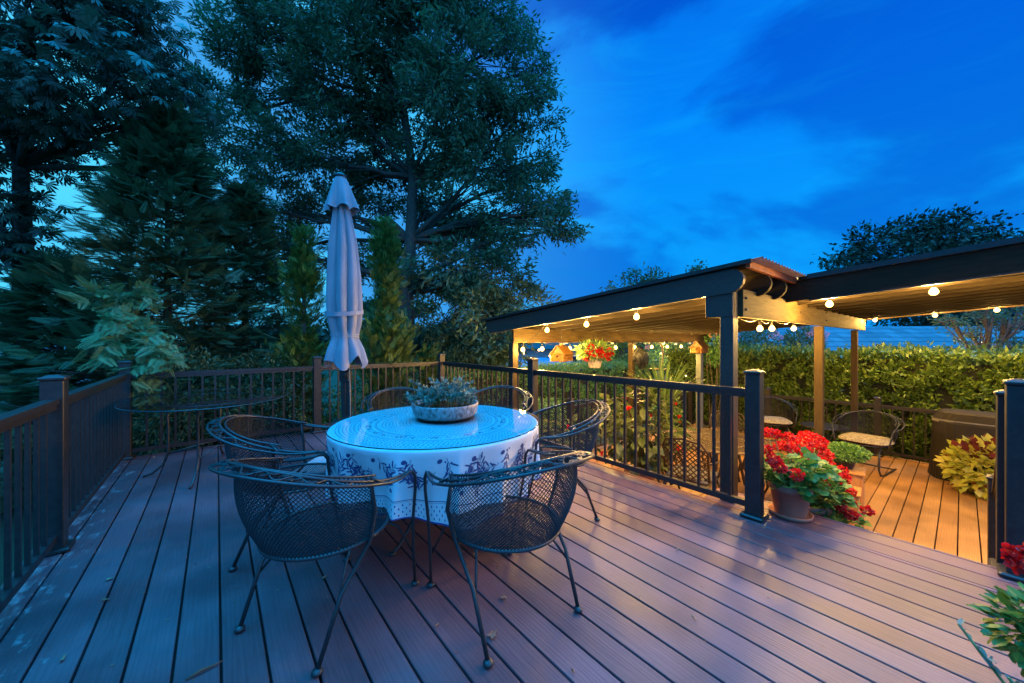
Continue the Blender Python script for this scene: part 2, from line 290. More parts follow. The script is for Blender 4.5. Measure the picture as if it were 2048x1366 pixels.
def npmesh(name, V, mats, parent=None, var=None, mi=None):
    """V (N,k,3): N polygons of k corners"""
    V = np.asarray(V, dtype=np.float32); N, k, _ = V.shape
    me = bpy.data.meshes.new(name); me.vertices.add(N*k); me.vertices.foreach_set('co', V.reshape(-1))
    me.loops.add(N*k); me.loops.foreach_set('vertex_index', np.arange(N*k, dtype=np.int32))
    me.polygons.add(N); me.polygons.foreach_set('loop_start', np.arange(0, N*k, k, dtype=np.int32))
    if not isinstance(mats, (list, tuple)): mats = [mats]
    for m in mats: me.materials.append(m)
    if mi is not None: me.polygons.foreach_set('material_index', np.asarray(mi, dtype=np.int32))
    me.update(calc_edges=True)
    if var is None: var = rng.random(N)
    at = me.attributes.new('var', 'FLOAT', 'FACE'); at.data.foreach_set('value', np.asarray(var, dtype=np.float32))
    o = bpy.data.objects.new(name, me); scene.collection.objects.link(o)
    if parent: o.parent = parent
    return o
def tag(o, label=None, cat=None, group=None, kind=None):
    if label: o['label'] = label
    if cat: o['category'] = cat
    if group: o['group'] = group
    if kind: o['kind'] = kind
    return o
def thing(name, label, cat, loc=(0, 0, 0), rz=0.0, group=None):
    o = bpy.data.objects.new(name, None); scene.collection.objects.link(o); o.location = loc; o.rotation_euler = (0, 0, rz); o.empty_display_size = .1
    return tag(o, label, cat, group)
def struct(o): o['kind'] = 'structure'; return o
def copy_tree(o, parent=None):
    c = o.copy(); scene.collection.objects.link(c)
    if parent: c.parent = parent
    for ch in list(o.children): copy_tree(ch, c)
    return c
def unit(a): return a/np.maximum(np.linalg.norm(a, axis=-1, keepdims=True), 1e-9)
def leaves(c, d, L, W, nrm=None, fold=0.0):
    """diamond leaves: c base (N,3), d direction (N,3)"""
    n = len(c); d = unit(d)
    if nrm is None: nrm = rng.normal(size=(n, 3))
    s = unit(np.cross(d, nrm)); L = np.broadcast_to(L, (n,))[:, None]; W = np.broadcast_to(W, (n,))[:, None]
    up = np.cross(s, d)
    return np.stack([c, c+d*L*.45+s*W*.5+up*fold*W, c+d*L, c+d*L*.45-s*W*.5+up*fold*W], 1)
def instances(T, pos, X, Zn, scale):
    """T (t,k,3) template in a frame x = axis, z = normal"""
    X = unit(X); Y = unit(np.cross(Zn, X)); Z = np.cross(X, Y)
    Rm = np.stack([X, Y, Z], -1)
    V = np.einsum('nij,tkj->ntki', Rm, T)*np.asarray(scale)[:, None, None, None]+pos[:, None, None, :]
    return V.reshape(-1, T.shape[1], 3)
def sph(n):
    return unit(rng.normal(size=(n, 3)))

# ================================================================== SETTING
g = MB(); g.add([(-900, -300, 0), (900, -300, 0), (900, 1500, 0), (-900, 1500, 0)], [(0, 1, 2, 3)])
struct(g.build('ground', M['ground'], loc=(0, 0, ZG)))
# upper deck
bm = MB(); U0, U1, V0, V1 = -0.86, 3.12, -1.6, 5.80; PITCH = 0.1465; GAP = 0.0095
def boards(bm, u0, u1, v0, v1, z, t=.025, along='v', seg=0):
    u = u0; a0, a1 = (u0, u1) if along == 'v' else (v0, v1); x = a0; k = 0
    while x < a1-0.02:
        x1 = min(x+PITCH-GAP, a1); vr = random.random()
        c = .0025
        pr = [(x, z-t), (x1, z-t), (x1, z-c), (x1-c, z), (x+c, z), (x, z-c)]
        b0, b1 = (v0, v1) if along == 'v' else (u0, u1)
        if along == 'v': vs = [(p, b0, q) for p, q in pr]+[(p, b1, q) for p, q in pr]; fl = False
        else: vs = [(b0, p, q) for p, q in pr]+[(b1, p, q) for p, q in pr]; fl = True
        fs = [(0, 1, 2, 3, 4, 5), (11, 10, 9, 8, 7, 6)]+[(i, i+6, (i+1) % 6+6, (i+1) % 6) for i in range(6)]
        if fl: fs = [tuple(reversed(f)) for f in fs]
        bm.add(vs, fs, 0, vr+.001); x += PITCH; k += 1
boards(bm, U0, U1, V0, V1, 0.0)
boards(bm, U1+.006, 3.44, V0, 1.34, 0.0)
struct(bm.build('deck_floor', M['deck'], rot=(0, 0, PHI)))
bm = MB(); bm.box(U0+.03, U1-.04, V0+.03, V1-.03, -.20, -.032)
bm.box(U1-.04, 3.40, V0+.03, 1.30, -.20, -.032)
struct(bm.build('deck_joists', M['sub'], rot=(0, 0, PHI)))
bm = MB(); bm.box(U0-.02, U0-.0, V0, V1, -.32, -.003); bm.box(U0-.02, U1, V1, V1+.02, -.32, -.003)
bm.box(U1+.001, U1+.022, 1.345, V1, ZL+.005, -.026)
bm.box(3.42, 3.438, -.08, 1.335, -.19, -.027)
for i in range(1, 4):
    bm.box(3.44+.3*(i-1), 3.44+.3*i+.02, -.08, .92, -.2*i-.03, -.2*i); bm.box(3.44+.3*i-.02, 3.44+.3*i, -.08, .92, -.2*i-.2, -.2*i-.031)
struct(bm.build('deck_steps', M['fascia'], rot=(0, 0, PHI)))
# lower deck (its boards run across)
bm = MB(); 
x = -2.6
lowdeck = MB()
# local frame turned a quarter so that grain follows the boards
def lower():
    v = -2.6
    while v < 4.5:
        v1 = v+PITCH-GAP; vr = random.random()+.001; c = .0025; z = 0; t = .025
        # local x = -v(world deck v), local y = u
        pr = [(-v1, z-t), (-v, z-t), (-v, z-c), (-v-c, z), (-v1+c, z), (-v1, z-c)]
        vs = [(p, 3.15, q) for p, q in pr]+[(p, 9.5, q) for p, q in pr]
        fs = [(0, 1, 2, 3, 4, 5), (11, 10, 9, 8, 7, 6)]+[(i, i+6, (i+1) % 6+6, (i+1) % 6) for i in range(6)]
        lowdeck.add(vs, fs, 0, vr); v += PITCH
lower()
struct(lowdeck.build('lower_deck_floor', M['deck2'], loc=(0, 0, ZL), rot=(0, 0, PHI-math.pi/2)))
bm = MB(); bm.box(3.16, 9.47, -2.58, 4.47, -.25, -.032)
struct(bm.build('lower_deck_joists', M['sub'], loc=(0, 0, ZL), rot=(0, 0, PHI)))

# ================================================================== RAILINGS
def railing(label, p0, p1, z0, posts, ht=.94, cat='railing', name='deck_railing', sp=.113, z1=None, nopost=()):
    """p0,p1 in deck (u,v); parts in a frame with x along the run"""
    a = D(*p0); b = D(*p1); d = b-a; Ln = d.length; rz = math.atan2(d.y, d.x)
    t = thing(name, label, cat, (a.x, a.y, z0), rz)
    dz = (z1-z0) if z1 is not None else 0.0
    sl = lambda x: dz*x/Ln
    for q in posts:
        if q in nopost: continue
        m = MB(); x = q*Ln; z = sl(x); w = .048; H = ht+.105
        m.box(x-w, x+w, -w, w, z+.012, z+H, 0, 0, .004)
        m.build('post', M['rail'], t)
        m = MB(); m.box(x-w-.008, x+w+.008, -w-.008, w+.008, z+H+.001, z+H+.02, 0, 0, .004)
        zz = z+H+.02; m.add([(x-.05, -.05, zz), (x+.05, -.05, zz), (x+.05, .05, zz), (x-.05, .05, zz), (x-.02, -.02, zz+.012), (x+.02, -.02, zz+.012), (x+.02, .02, zz+.012), (x-.02, .02, zz+.012)],
              [(0, 1, 5, 4), (1, 2, 6, 5), (2, 3, 7, 6), (3, 0, 4, 7), (4, 5, 6, 7)])
        m.build('post_cap', M['rail'], t)
        m = MB(); m.box(x-.075, x+.075, -.075, .075, z, z+.028, 0, 0, .008); m.build('base_plate', M['rail'], t)
    qs = sorted(posts)
    for q0, q1 in zip(qs[:-1], qs[1:]):
        x0 = q0*Ln+.048; x1 = q1*Ln-.048
        m = MB(); m.obox((x0, 0, ht-.022+sl(x0)), (x1, 0, ht-.022+sl(x1)), .062, .03); m.obox((x0, 0, ht-.052+sl(x0)), (x1, 0, ht-.052+sl(x1)), .042, .036); m.build('top_rail', M['rail'], t)
        m = MB(); m.obox((x0, 0, .085+sl(x0)), (x1, 0, .085+sl(x1)), .04, .042); m.build('bottom_rail', M['rail'], t)
        n = max(2, int((x1-x0)/sp)); 
        for i in range(1, n):
            x = x0+(x1-x0)*i/n; m = MB(); m.box(x-.0095, x+.0095, -.0095, .0095, .10+sl(x), ht-.065+sl(x)); m.build('baluster', M['rail'], t)
    return t
railing('dark railing along the left edge of the upper deck beside the evergreens', (-.77, -.9), (-.77, 5.66), 0, [0, 2.05/6.56, 4.39/6.56, 1.0], nopost=(1.0,))
railing('dark railing across the far end of the upper deck behind the umbrella', (-.77, 5.73), (3.05, 5.73), 0, [0.0, .49, 1.0])
railing('dark railing between the dining table and the pergola', (3.05, .957), (3.05, 5.68), 0, [0, .508, 1.0], nopost=(1.0,))
railing('dark railing at the right edge of the upper deck past the step opening', (3.38, -1.6), (3.38, -.195), 0, [0, 1.0], name='deck_railing')
railing('dark sloping handrail beside the steps down to the lower deck', (3.46, -.17), (4.72, -.17), 0, [0.04, .96], name='stair_railing', z1=ZL-.02, ht=.90)
railing('low dark railing along the far side of the lower deck in front of the hedge', (9.35, -2.4), (9.35, 4.35), ZL, [0, .25, .5, .75, 1.0], name='deck_railing', sp=.125)
railing('dark railing on the left end of the lower deck behind the patio table', (9.2, 4.40), (4.9, 4.40), ZL, [.02, .5, 1.0], name='deck_railing', sp=.13)

# ================================================================== PERGOLA
VB, VF = 1.19, 3.95
def roofz(v): return 1.876-.081*(v-1.10)
def make_pergola():
    t = thing('pergola', 'brown timber pergola with a sloping roof and warm string lights over the lower deck', 'pergola', (0, 0, 0), PHI)
    def post(u, v, z0, z1, w=.048, mt='post'):
        m = MB(); m.box(u-w, u+w, v-w, v+w, z0, z1, 0, 0, .004); return m.build('post', M[mt], t)
    post(3.22, VB, 0.0, 1.70, .05, 'beam'); post(6.17, VB, ZL, 1.478, .046); post(8.66, VB, ZL, 1.478, .042)
    post(3.24, VF+.02, ZL, 1.26, .048); post(6.12, VF, ZL, 1.26, .048); post(9.02, VF, ZL, 1.26, .045)
    m = MB(); m.box(3.275, 9.08, VB-.085, VB-.045, 1.478, 1.70, 0, 0, .003); m.box(3.275, 9.05, VB+.05, VB+.09, 1.50, 1.70, 0, 0, .003); m.build('header_beam', M['timber'], t)
    m = MB(); m.box(3.165, 3.27, VB-.05, VB+.16, 1.478, 1.84, 0, 0, .003); m.build('beam_end', M['beam'], t)
    m = MB()
    for x, z in ((3.33, 1.63), (3.33, 1.54), (4.9, 1.60), (6.10, 1.65), (6.10, 1.55)): m.ball((x, VB-.087, z), .011, 6)
    m.build('bolt', M['black'], t)
    m = MB(); m.box(3.19, 9.5, VF-.045, VF-.005, 1.262, 1.46, 0, 0, .003); m.build('far_beam', M['timber'], t)
    # outer rafter, rounded at its near tail, then the inner ones
    def rafter(u, v0, v1, mt, rnd=True, w=.042, dpt=.185):
        m = MB(); prof = []
        if rnd:
            R = dpt/2
            for k in range(9):
                a = math.pi/2+math.pi*k/8; prof.append((v0+R+R*math.cos(a)*1.0, -R+R*math.sin(a)))
        else: prof = [(v0, 0), (v0, -dpt)]
        prof += [(v1-.10, -dpt), (v1, -dpt*.35), (v1, 0)]
        k = len(prof); vs = []
        for uu in (u-w/2, u+w/2):
            for v, dz in prof: vs.append((uu, v, roofz(v)-.022+dz))
        fs = [tuple(range(k)), tuple(range(2*k-1, k-1, -1))]+[(i, i+k, (i+1) % k+k, (i+1) % k) for i in range(k)]
        m.add(vs, fs); m.build('rafter', M[mt], t)
    rafter(3.17, 1.06, 4.52, 'beam')
    us = []
    u = 3.60
    while u < 9.4: us.append(u); u += .405
    for i, u in enumerate(us):
        v0 = 1.0 if u < 4.3 else -2.4
        rafter(u, v0, 4.50, 'rafter', rnd=u < 4.3)
    rafter(4.42, -2.4, 1.02, 'beam', rnd=False, w=.05, dpt=.20)
    # roof deck underside
    def sheet(u0, u1, v0, v1, zo, th, name, mt):
        m = MB(); vs = []
        for dz in (zo, zo+th):
            for u, v in ((u0, v0), (u1, v0), (u1, v1), (u0, v1)): vs.append((u, v, roofz(v)+dz))
        m.add(vs, [(3, 2, 1, 0), (4, 5, 6, 7), (0, 1, 5, 4), (1, 2, 6, 5), (2, 3, 7, 6), (3, 0, 4, 7)]); return m.build(name, M[mt], t)
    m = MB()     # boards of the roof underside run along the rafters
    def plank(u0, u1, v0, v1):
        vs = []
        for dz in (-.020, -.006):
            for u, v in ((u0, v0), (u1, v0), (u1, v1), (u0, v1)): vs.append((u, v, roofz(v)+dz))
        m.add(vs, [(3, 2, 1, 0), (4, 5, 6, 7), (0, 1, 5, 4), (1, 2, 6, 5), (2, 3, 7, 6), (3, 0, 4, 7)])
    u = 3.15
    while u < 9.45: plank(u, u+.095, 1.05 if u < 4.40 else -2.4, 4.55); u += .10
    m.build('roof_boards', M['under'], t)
    m = MB(); m.obox((3.16, 1.035, roofz(1.03)-.012), (4.40, 1.035, roofz(1.03)-.012), .03, .05); m.build('end_board', M['orange'], t)
    # corrugated sheet
    m = MB(); n = 0; du = .019
    def corr(u0, u1, v0, v1):
        k = int((u1-u0)/du); vs = []
        for i in range(k+1):
            u = u0+i*du; z = .016+.009*math.sin(i*math.pi/2)
            vs += [(u, v0, roofz(v0)+z), (u, v1, roofz(v1)+z)]
        m.add(vs, [(2*i, 2*i+2, 2*i+3, 2*i+1) for i in range(k)])
    corr(3.12, 4.38, .93, 4.60); corr(4.385, 9.45, -2.4, 4.60)
    m.build('corrugated_sheet', M['panel'], t)
    m = MB()
    vs = []
    m.obox((4.385, 1.0, roofz(1.0)+.010), (4.385, -2.4, roofz(-2.4)+.010), .03, .045); m.obox((3.13, 1.0, roofz(1.0)+.006), (3.13, 4.6, roofz(4.6)+.006), .03, .03)
    m.build('edge_flashing', M['rail'], t)
make_pergola()

# ================================================================== STRING LIGHTS
def light(p, w, par, r=.034):
    l = bpy.data.lights.new('bulb_light', 'POINT'); l.energy = w; l.color = (1.0, 0.57, 0.13); l.shadow_soft_size = r
    o = bpy.data.objects.new('bulb_light', l); scene.collection.objects.link(o); o.location = p; o.parent = par; return o
def string(label, pts, W, sag=.05, r=.030, drop=.058, group='string lights'):
    t = thing('string_lights', label, 'string lights', (0, 0, 0), 0, group)
    w = MB(); cord = []
    tops = [p+Vector((0, 0, drop+.05)) for p in pts]
    for a, b in zip(tops[:-1], tops[1:]):
        for k in range(6):
            f = k/6; cord.append(a.lerp(b, f)-Vector((0, 0, sag*4*f*(1-f))))
    cord.append(tops[-1]); w.tube(cord, .0048, 5); w.build('cord', M['black'], t)
    for p in pts:
        m = MB(); m.lathe([(.006, drop+.045), (.013, drop+.03), (.0135, drop-.012), (.010, drop-.02)], 8, p); m.build('socket', M['black'], t)
        m = MB(); m.lathe([(.0001, -r), (r*.55, -r*.85), (r*.92, -r*.4), (r, .0), (r*.86, r*.5), (r*.5, r*1.1), (.012, drop-.021)], 12, p); m.build('bulb', M['bulb'], t)
        light(p, W, t, r+.009)
WB = 120.0
string('string of globe bulbs hanging under the outer rafter on the dining table side', [D(3.34, v, roofz(v)-.205-.06) for v in (1.37, 2.10, 2.75, 3.40)]+[D(3.32, 3.86, 1.165)], WB*.95)
string('string of globe bulbs along the far beam above the log birdhouse', [D(3.73+.603*i, 3.90, 1.168) for i in range(9)], WB*1.15)
string('short string of bulbs tucked behind the near header beam', [D(3.72, 1.34, 1.43), D(4.5, 1.36, 1.415), D(4.89, 1.36, 1.425), D(5.74, 1.36, 1.445)], WB*1.2)
string('string of bulbs under the front of the right roof section', [D(4.6, .81, 1.64), D(4.6, .15, 1.69), D(4.6, -.62, 1.73), D(4.6, -1.40, 1.79), D(4.6, -2.15, 1.84)], WB*1.6)
string('string of bulbs under the far edge of the right roof nearest the hedge', [D(9.0, .97, 1.655), D(9.0, .28, 1.70), D(9.0, -.32, 1.745), D(9.0, -1.2, 1.80)], WB*1.7)
def fairy(label, pts, r=.02, drop=.03, sag=.05, W=40):
    t = thing('string_lights', label, 'string lights', (0, 0, 0), 0, 'small garden lights'); w = MB(); cord = []
    for a, b in zip(pts[:-1], pts[1:]):
        for k in range(4): f = k/4; cord.append(a.lerp(b, f)+Vector((0, 0, drop-sag*4*f*(1-f))))
    cord.append(pts[-1]+Vector((0, 0, drop))); w.tube(cord, .004, 4); w.build('cord', M['black'], t)
    for i, p in enumerate(pts):
        m = MB(); m.ball(p, r, 6); m.build('bulb', M['fairy'], t)
        if i % 2 == 0: light(p, W, t, r+.012)  # extra light at every second bulb, added to brighten the greenery around
fairy('small lights strung along the far hedge left of the birdhouse', [P(*q) for q in ((1018, 712, 9.5), (1032, 722, 9.6), (1048, 706, 9.7), (1062, 717, 9.8), (1078, 700, 9.9), (1100, 712, 10), (1130, 710, 10), (1160, 702, 10.2))], .03)
fairy('small lights strung above the right hedge in front of the blue roof', [P(*q) for q in ((1706, 700, 8.8), (1746, 700, 8.7), (1768, 702, 8.6), (1796, 702, 8.5), (1817, 712, 8.4), (1866, 716, 8.2), (1905, 706, 8.0), (1960, 702, 8))], .032)
fairy('tiny lights scattered in the pink shrub beyond the lower deck', [P(*q) for q in ((1322, 707, 10.5), (1334, 712, 10.4), (1345, 702, 10.5), (1356, 716, 10.4), (1365, 710, 10.4), (1372, 752, 9.8), (1392, 716, 10.2), (1413, 728, 10))], .022)

# ================================================================== DINING TABLE
TC = Vector((-.505, 2.50, 0)); TR = .68; TZ = .735
def make_table():
    t = thing('dining_table', 'round wrought iron dining table hidden under the printed cloth', 'table', TC)
    m = MB(); m.lathe([(TR-.03, .70), (TR-.01, .705), (TR-.01, .722), (TR-.03, .726)], 48); m.build('tabletop', M['iron'], t)
    for k in range(4):
        a = math.pi/4+k*math.pi/2+.2; c, s = math.cos(a), math.sin(a); m = MB()
        pts = [(c*r, s*r, z) for r, z in ((.42, .70), (.34, .60), (.20, .45), (.15, .33), (.17, .22), (.26, .10), (.34, .03), (.38, .012))]
        m.tube(pts, .011, 8); m.ball((c*.38, s*.38, .012), .022, 8, 0, .6); m.build('leg', M['iron'], t)
    m = MB(); m.tube([(.16*math.cos(a), .16*math.sin(a), .33) for a in np.linspace(0, 2*math.pi, 25)[:-1]], .008, 6, closed=True); m.build('stretcher_ring', M['iron'], t)
make_table()
DROP = .375
def drape(th, s):
    """cloth surface: th angle, s distance from the centre along the cloth"""
    if s <= TR-.012: return Vector((s*math.cos(th), s*math.sin(th), TZ))
    q = s-(TR-.012); R0 = TR-.012; rb = .016
    if q < rb*math.pi/2:
        a = q/rb; r = R0+rb*math.sin(a); z = TZ-rb*(1-math.cos(a)); f = 0
    else:
        d = q-rb*math.pi/2; r = R0+rb; z = TZ-rb-d; f = d/DROP
    a1 = th*15+.7+1.6*math.sin(th*2+.5)+.5*math.sin(th*5)+.35*f; wv = (1-2*abs(math.sin(a1*.5))**.9)*(.6+.3*math.sin(th*3+1))+math.sin(th*23+2.1+.8*math.sin(th*3))*.16+math.sin(th*4+.4)*.25
    r += min(1, f*1.6)**.8*(.066*wv*(.55+.45*f)-.030)
    z += f*.010*math.sin(th*15+2.0)+f*f*.035*math.sin(th*3+1)+f*f*.02*math.sin(th*7+.3)
    return Vector((r*math.cos(th), r*math.sin(th), z))
def make_cloth():
    m = MB(); n = 440; ss = [0.001, .2, .4, .6, TR-.012]+[TR-.012+.025*k/4 for k in range(1, 5)]+[TR+.013+DROP*k/14 for k in range(1, 15)]
    vs = [drape(2*math.pi*k/n, s) for s in ss for k in range(n)]
    m.add(vs, [(i*n+k, i*n+(k+1) % n, (i+1)*n+(k+1) % n, (i+1)*n+k) for i in range(len(ss)-1) for k in range(n)], 0, 0, True)
    SM = ss[-1]
    def nrm(th, s):
        e = 1e-3; a = drape(th+e, s)-drape(th-e, s); b = drape(th, s+e)-drape(th, s-e)
        v = b.cross(a); v.normalize()
        if s < TR-.02: return Vector((0, 0, 1))
        if v.dot(Vector((math.cos(th), math.sin(th), .3))) < 0: v = -v
        return v
    def pt(th, s, o=.0014): return drape(th, s)+nrm(th, s)*o
    def blob(th, s, L, W, ang, mi=1, n=7):     # ellipse, L along direction ang (0 = outward)
        vs = []
        for k in range(n):
            a = 2*math.pi*k/n; x = L/2*math.cos(a); y = W/2*math.sin(a)*(1 if n < 8 else 1)
            ds = x*math.cos(ang)-y*math.sin(ang); dt = x*math.sin(ang)+y*math.cos(ang); vs.append(pt(th+dt/max(s, .1), s+ds))
        m.add(vs, [tuple(range(n))], mi)
    def ringline(s, w, mi=1, N=440):
        vs = []
        for k in range(N): th = 2*math.pi*k/N; vs += [pt(th, s, .0012), pt(th, s+w, .0012)]
        m.add(vs, [(2*k, 2*k+1, (2*k+3) % (2*N), (2*k+2) % (2*N)) for k in range(N)], mi)
    # top: rings of dots between lines
    for r0, r1 in ((.20, .385), (.425, .475), (.52, .625)):
        k = 0; s = r0+.012
        while s < r1-.004:
            n_ = int(2*math.pi*s/.026)
            for i in range(n_): blob(2*math.pi*(i+.5*(k % 2))/n_, s, .0125, .009, 0, 1, 6)
            s += .0215; k += 1
    for s in (.19, .395, .405, .49, .505, .635): ringline(s, .003)
    # scattered olives and sprigs on the top band
    def sprig(th0, s0, L, ang, nleaf, amp=.3, sc=1.0):
        pts = []; a = ang; th, s = th0, s0; step = L/14
        for i in range(15):
            pts.append((th, s, a)); s += step*math.cos(a); th += step*math.sin(a)/max(s, .15); a += amp*math.sin(i*.5+th0*3)*.3
        for (t0, q0, _), (t1, q1, _) in zip(pts[:-1], pts[1:]):
            dt = (t1-t0)*q0; ds = q1-q0; l = math.hypot(dt, ds)+1e-9; ox, oy = -ds/l*.0014*sc, dt/l*.0014*sc
            m.add([pt(t0+ox/q0, q0+oy), pt(t0-ox/q0, q0-oy), pt(t1-ox/q1, q1-oy), pt(t1+ox/q1, q1+oy)], [(0, 1, 2, 3)], 1)
        for j in range(nleaf):
            t0, q0, a0 = pts[min(14, 2+int(j*12/nleaf))]; sd = 1 if j % 2 else -1; aa = a0+sd*(.55+.3*random.random()); ll = (.038+.018*random.random())*sc
            blob(t0+math.sin(aa)*ll*.6/q0, q0+math.cos(aa)*ll*.6, ll, .0098*sc, aa)
            if random.random() < .3: blob(t0-math.sin(aa)*.02*sc/q0, q0-math.cos(aa)*.02*sc, .013*sc, .010*sc, 0)
    for k in range(14):
        th = k*2*math.pi/14+.1
        blob(th, .448, .022, .014, 1.2); sprig(th+.2, .44, .05, 1.5, 4, .1, .6)
    # side: two rows of branching olive sprigs, single fruits, hem lines and dots
    e0 = TR+.013
    for k in range(24):
        th = k*2*math.pi/24+.06
        sprig(th, e0+.20, .17, 2.45 if k % 2 else -2.5, 11, .5)
        sprig(th+.12, e0+.10, .14, .9 if k % 2 else -1.0, 9, .6)
        sprig(th-.06, e0+.03, .13, .3 if k % 2 else -.4, 7, .6)
        blob(th+.15, e0+.045, .024, .032, .5, 1, 8); blob(th+.05, e0+.205, .022, .030, -.5, 1, 8) if k % 2 else None
    ringline(SM-.118, .004); ringline(SM-.108, .0015); ringline(SM-.009, .008, 2)
    for k in range(4):
        s = SM-.088+k*.021; n_ = 150
        for i in range(n_): blob(2*math.pi*(i+.5*(k % 2))/n_, s, .015, .0085, 0, 1, 6)
    o = m.build('tablecloth', [M['cloth'], M['print'], M['printline']], loc=TC)
    tag(o, 'white round tablecloth printed with dark olive sprigs and dotted rings', 'tablecloth')
make_cloth()
def make_glass():
    t = thing('glass_sheet', 'clear round glass sheet laid over the printed tablecloth', 'glass sheet', (TC.x, TC.y, TZ+.004))
    m = MB(); n = 96; r = TR+.006
    m.add([(r*math.cos(2*math.pi*k/n), r*math.sin(2*math.pi*k/n), .006) for k in range(n)], [tuple(range(n))]); m.build('pane', M['glass'], t)
    m = MB(); m.lathe([(r, 0), (r+.003, .001), (r+.003, .005), (r+.0005, .0065)], 96); 
    vs = []; 
    m = MB(); pr = [(r, 0.0), (r+.003, .001), (r+.003, .006), (r, .0068)]; vs = [(a*math.cos(2*math.pi*k/n), a*math.sin(2*math.pi*k/n), z) for a, z in pr for k in range(n)]
    m.add(vs, [(i*n+k, i*n+(k+1) % n, (i+1)*n+(k+1) % n, (i+1)*n+k) for i in range(3) for k in range(n)], 0, 0, True); m.build('edge', M['glassedge'], t)
make_glass()
def make_bowl():
    c = Vector((-.475, 2.60, TZ+.011)); t = thing('planter_bowl', 'low speckled glazed bowl of grey green leafy plants on the dining table', 'planter', c)
    m = MB(); m.lathe([(.175, 0), (.19, .004), (.222, .03), (.232, .075), (.236, .095), (.232, .102), (.218, .100), (.212, .085)], 48, wob=lambda a, i: 1+.006*math.sin(5*a+i)); m.build('bowl', M['bowl'], t)
    m = MB(); m.lathe([(.001, .088), (.12, .09), (.214, .083)], 32); m.build('soil', M['soil'], t)
    # succulent rosettes on short stems
    n = 100; st = MB(); C = []; Dn = []; Lr = []; 
    for i in range(n):
        a = random.uniform(0, 6.283); r = .2*math.sqrt(random.random()); h = random.uniform(.03, .15)*(1.25-.5*r/.2)+(.05 if random.random() < .22 else 0)
        x, y = r*math.cos(a), r*math.sin(a); top = Vector((x*1.22+random.uniform(-.02, .02), y*1.22+random.uniform(-.02, .02), .09+h))
        st.tube([(x, y, .085), ((x+top.x)/2, (y+top.y)/2, .09+h*.6), top], .0025, 5)
        k = 16; ax = unit(np.array([[top.x*1.2, top.y*1.2, .13]]))
        d = unit(rng.normal(size=(k, 3))*.9+ax*.9); 
        C.append(np.repeat([[*top]], k, 0)-d*.004-ax*rng.random((k, 1))*h*.55); Dn.append(d); Lr.append(rng.uniform(.024, .046, k))
    st.build('stem', M['stem'], t)
    V = leaves(np.concatenate(C), np.concatenate(Dn), np.concatenate(Lr), np.concatenate(Lr)*.55, fold=.15)
    npmesh('foliage', V, M['grey'], t)
make_bowl()

# ================================================================== CHAIRS
def expanded(m, S, na, nt, w, inside=None, off=.0014):
    """diamond wire net on the surface S(a,t), a,t in 0..1"""
    P_ = {}
    def node(i, j):
        if (i, j) not in P_:
            a, t = i/na, j/nt; P_[(i, j)] = Vector(S(a, t)) if (inside is None or inside(a, t)) else None
        return P_[(i, j)]
    for i in range(na):
        for j in range(nt):
            pr = ((i, j), (i+1, j+1)) if (i+j) % 2 == 0 else ((i+1, j), (i, j+1))
            p, q = node(*pr[0]), node(*pr[1])
            if p is None or q is None: continue
            d = (q-p); 
            if d.length < 1e-5: continue
            d.normalize(); e = .5/na
            a, t = pr[0][0]/na, pr[0][1]/nt
            s1 = Vector(S(min(a+e, 1), t))-Vector(S(max(a-e, 0), t)); s2 = Vector(S(a, min(t+e, 1)))-Vector(S(a, max(t-e, 0))); nn = s1.cross(s2)
            if nn.length < 1e-9: nn = Vector((0, 0, 1))
            nn.normalize(); sd = d.cross(nn).normalized()*w; nn = nn*off
            vs = [p+sd-nn, p-sd-nn, p+nn, q+sd-nn, q-sd-nn, q+nn]
            m.add(vs, [(0, 1, 4, 3), (1, 2, 5, 4), (2, 0, 3, 5)])
def rim(f, ro, zb, zf=.645, yb=.0, front=.27, xf=.315):
    """f -1..1 around the back from the left arm front to the right one"""
    s = abs(f); sg = 1 if f > 0 else -1
    if s < .62:
        a = s/.62*math.pi/2; x = ro*math.sin(a); y = yb-ro*math.cos(a)
    else:
        q = (s-.62)/.38; x = ro+(xf-ro)*q**1.6; y = yb+q*(front-yb)
    e = min(1, s/.95); z = zf+(zb-zf)*(math.cos(e*math.pi)*.5+.5)
    return Vector((sg*x, y, z))
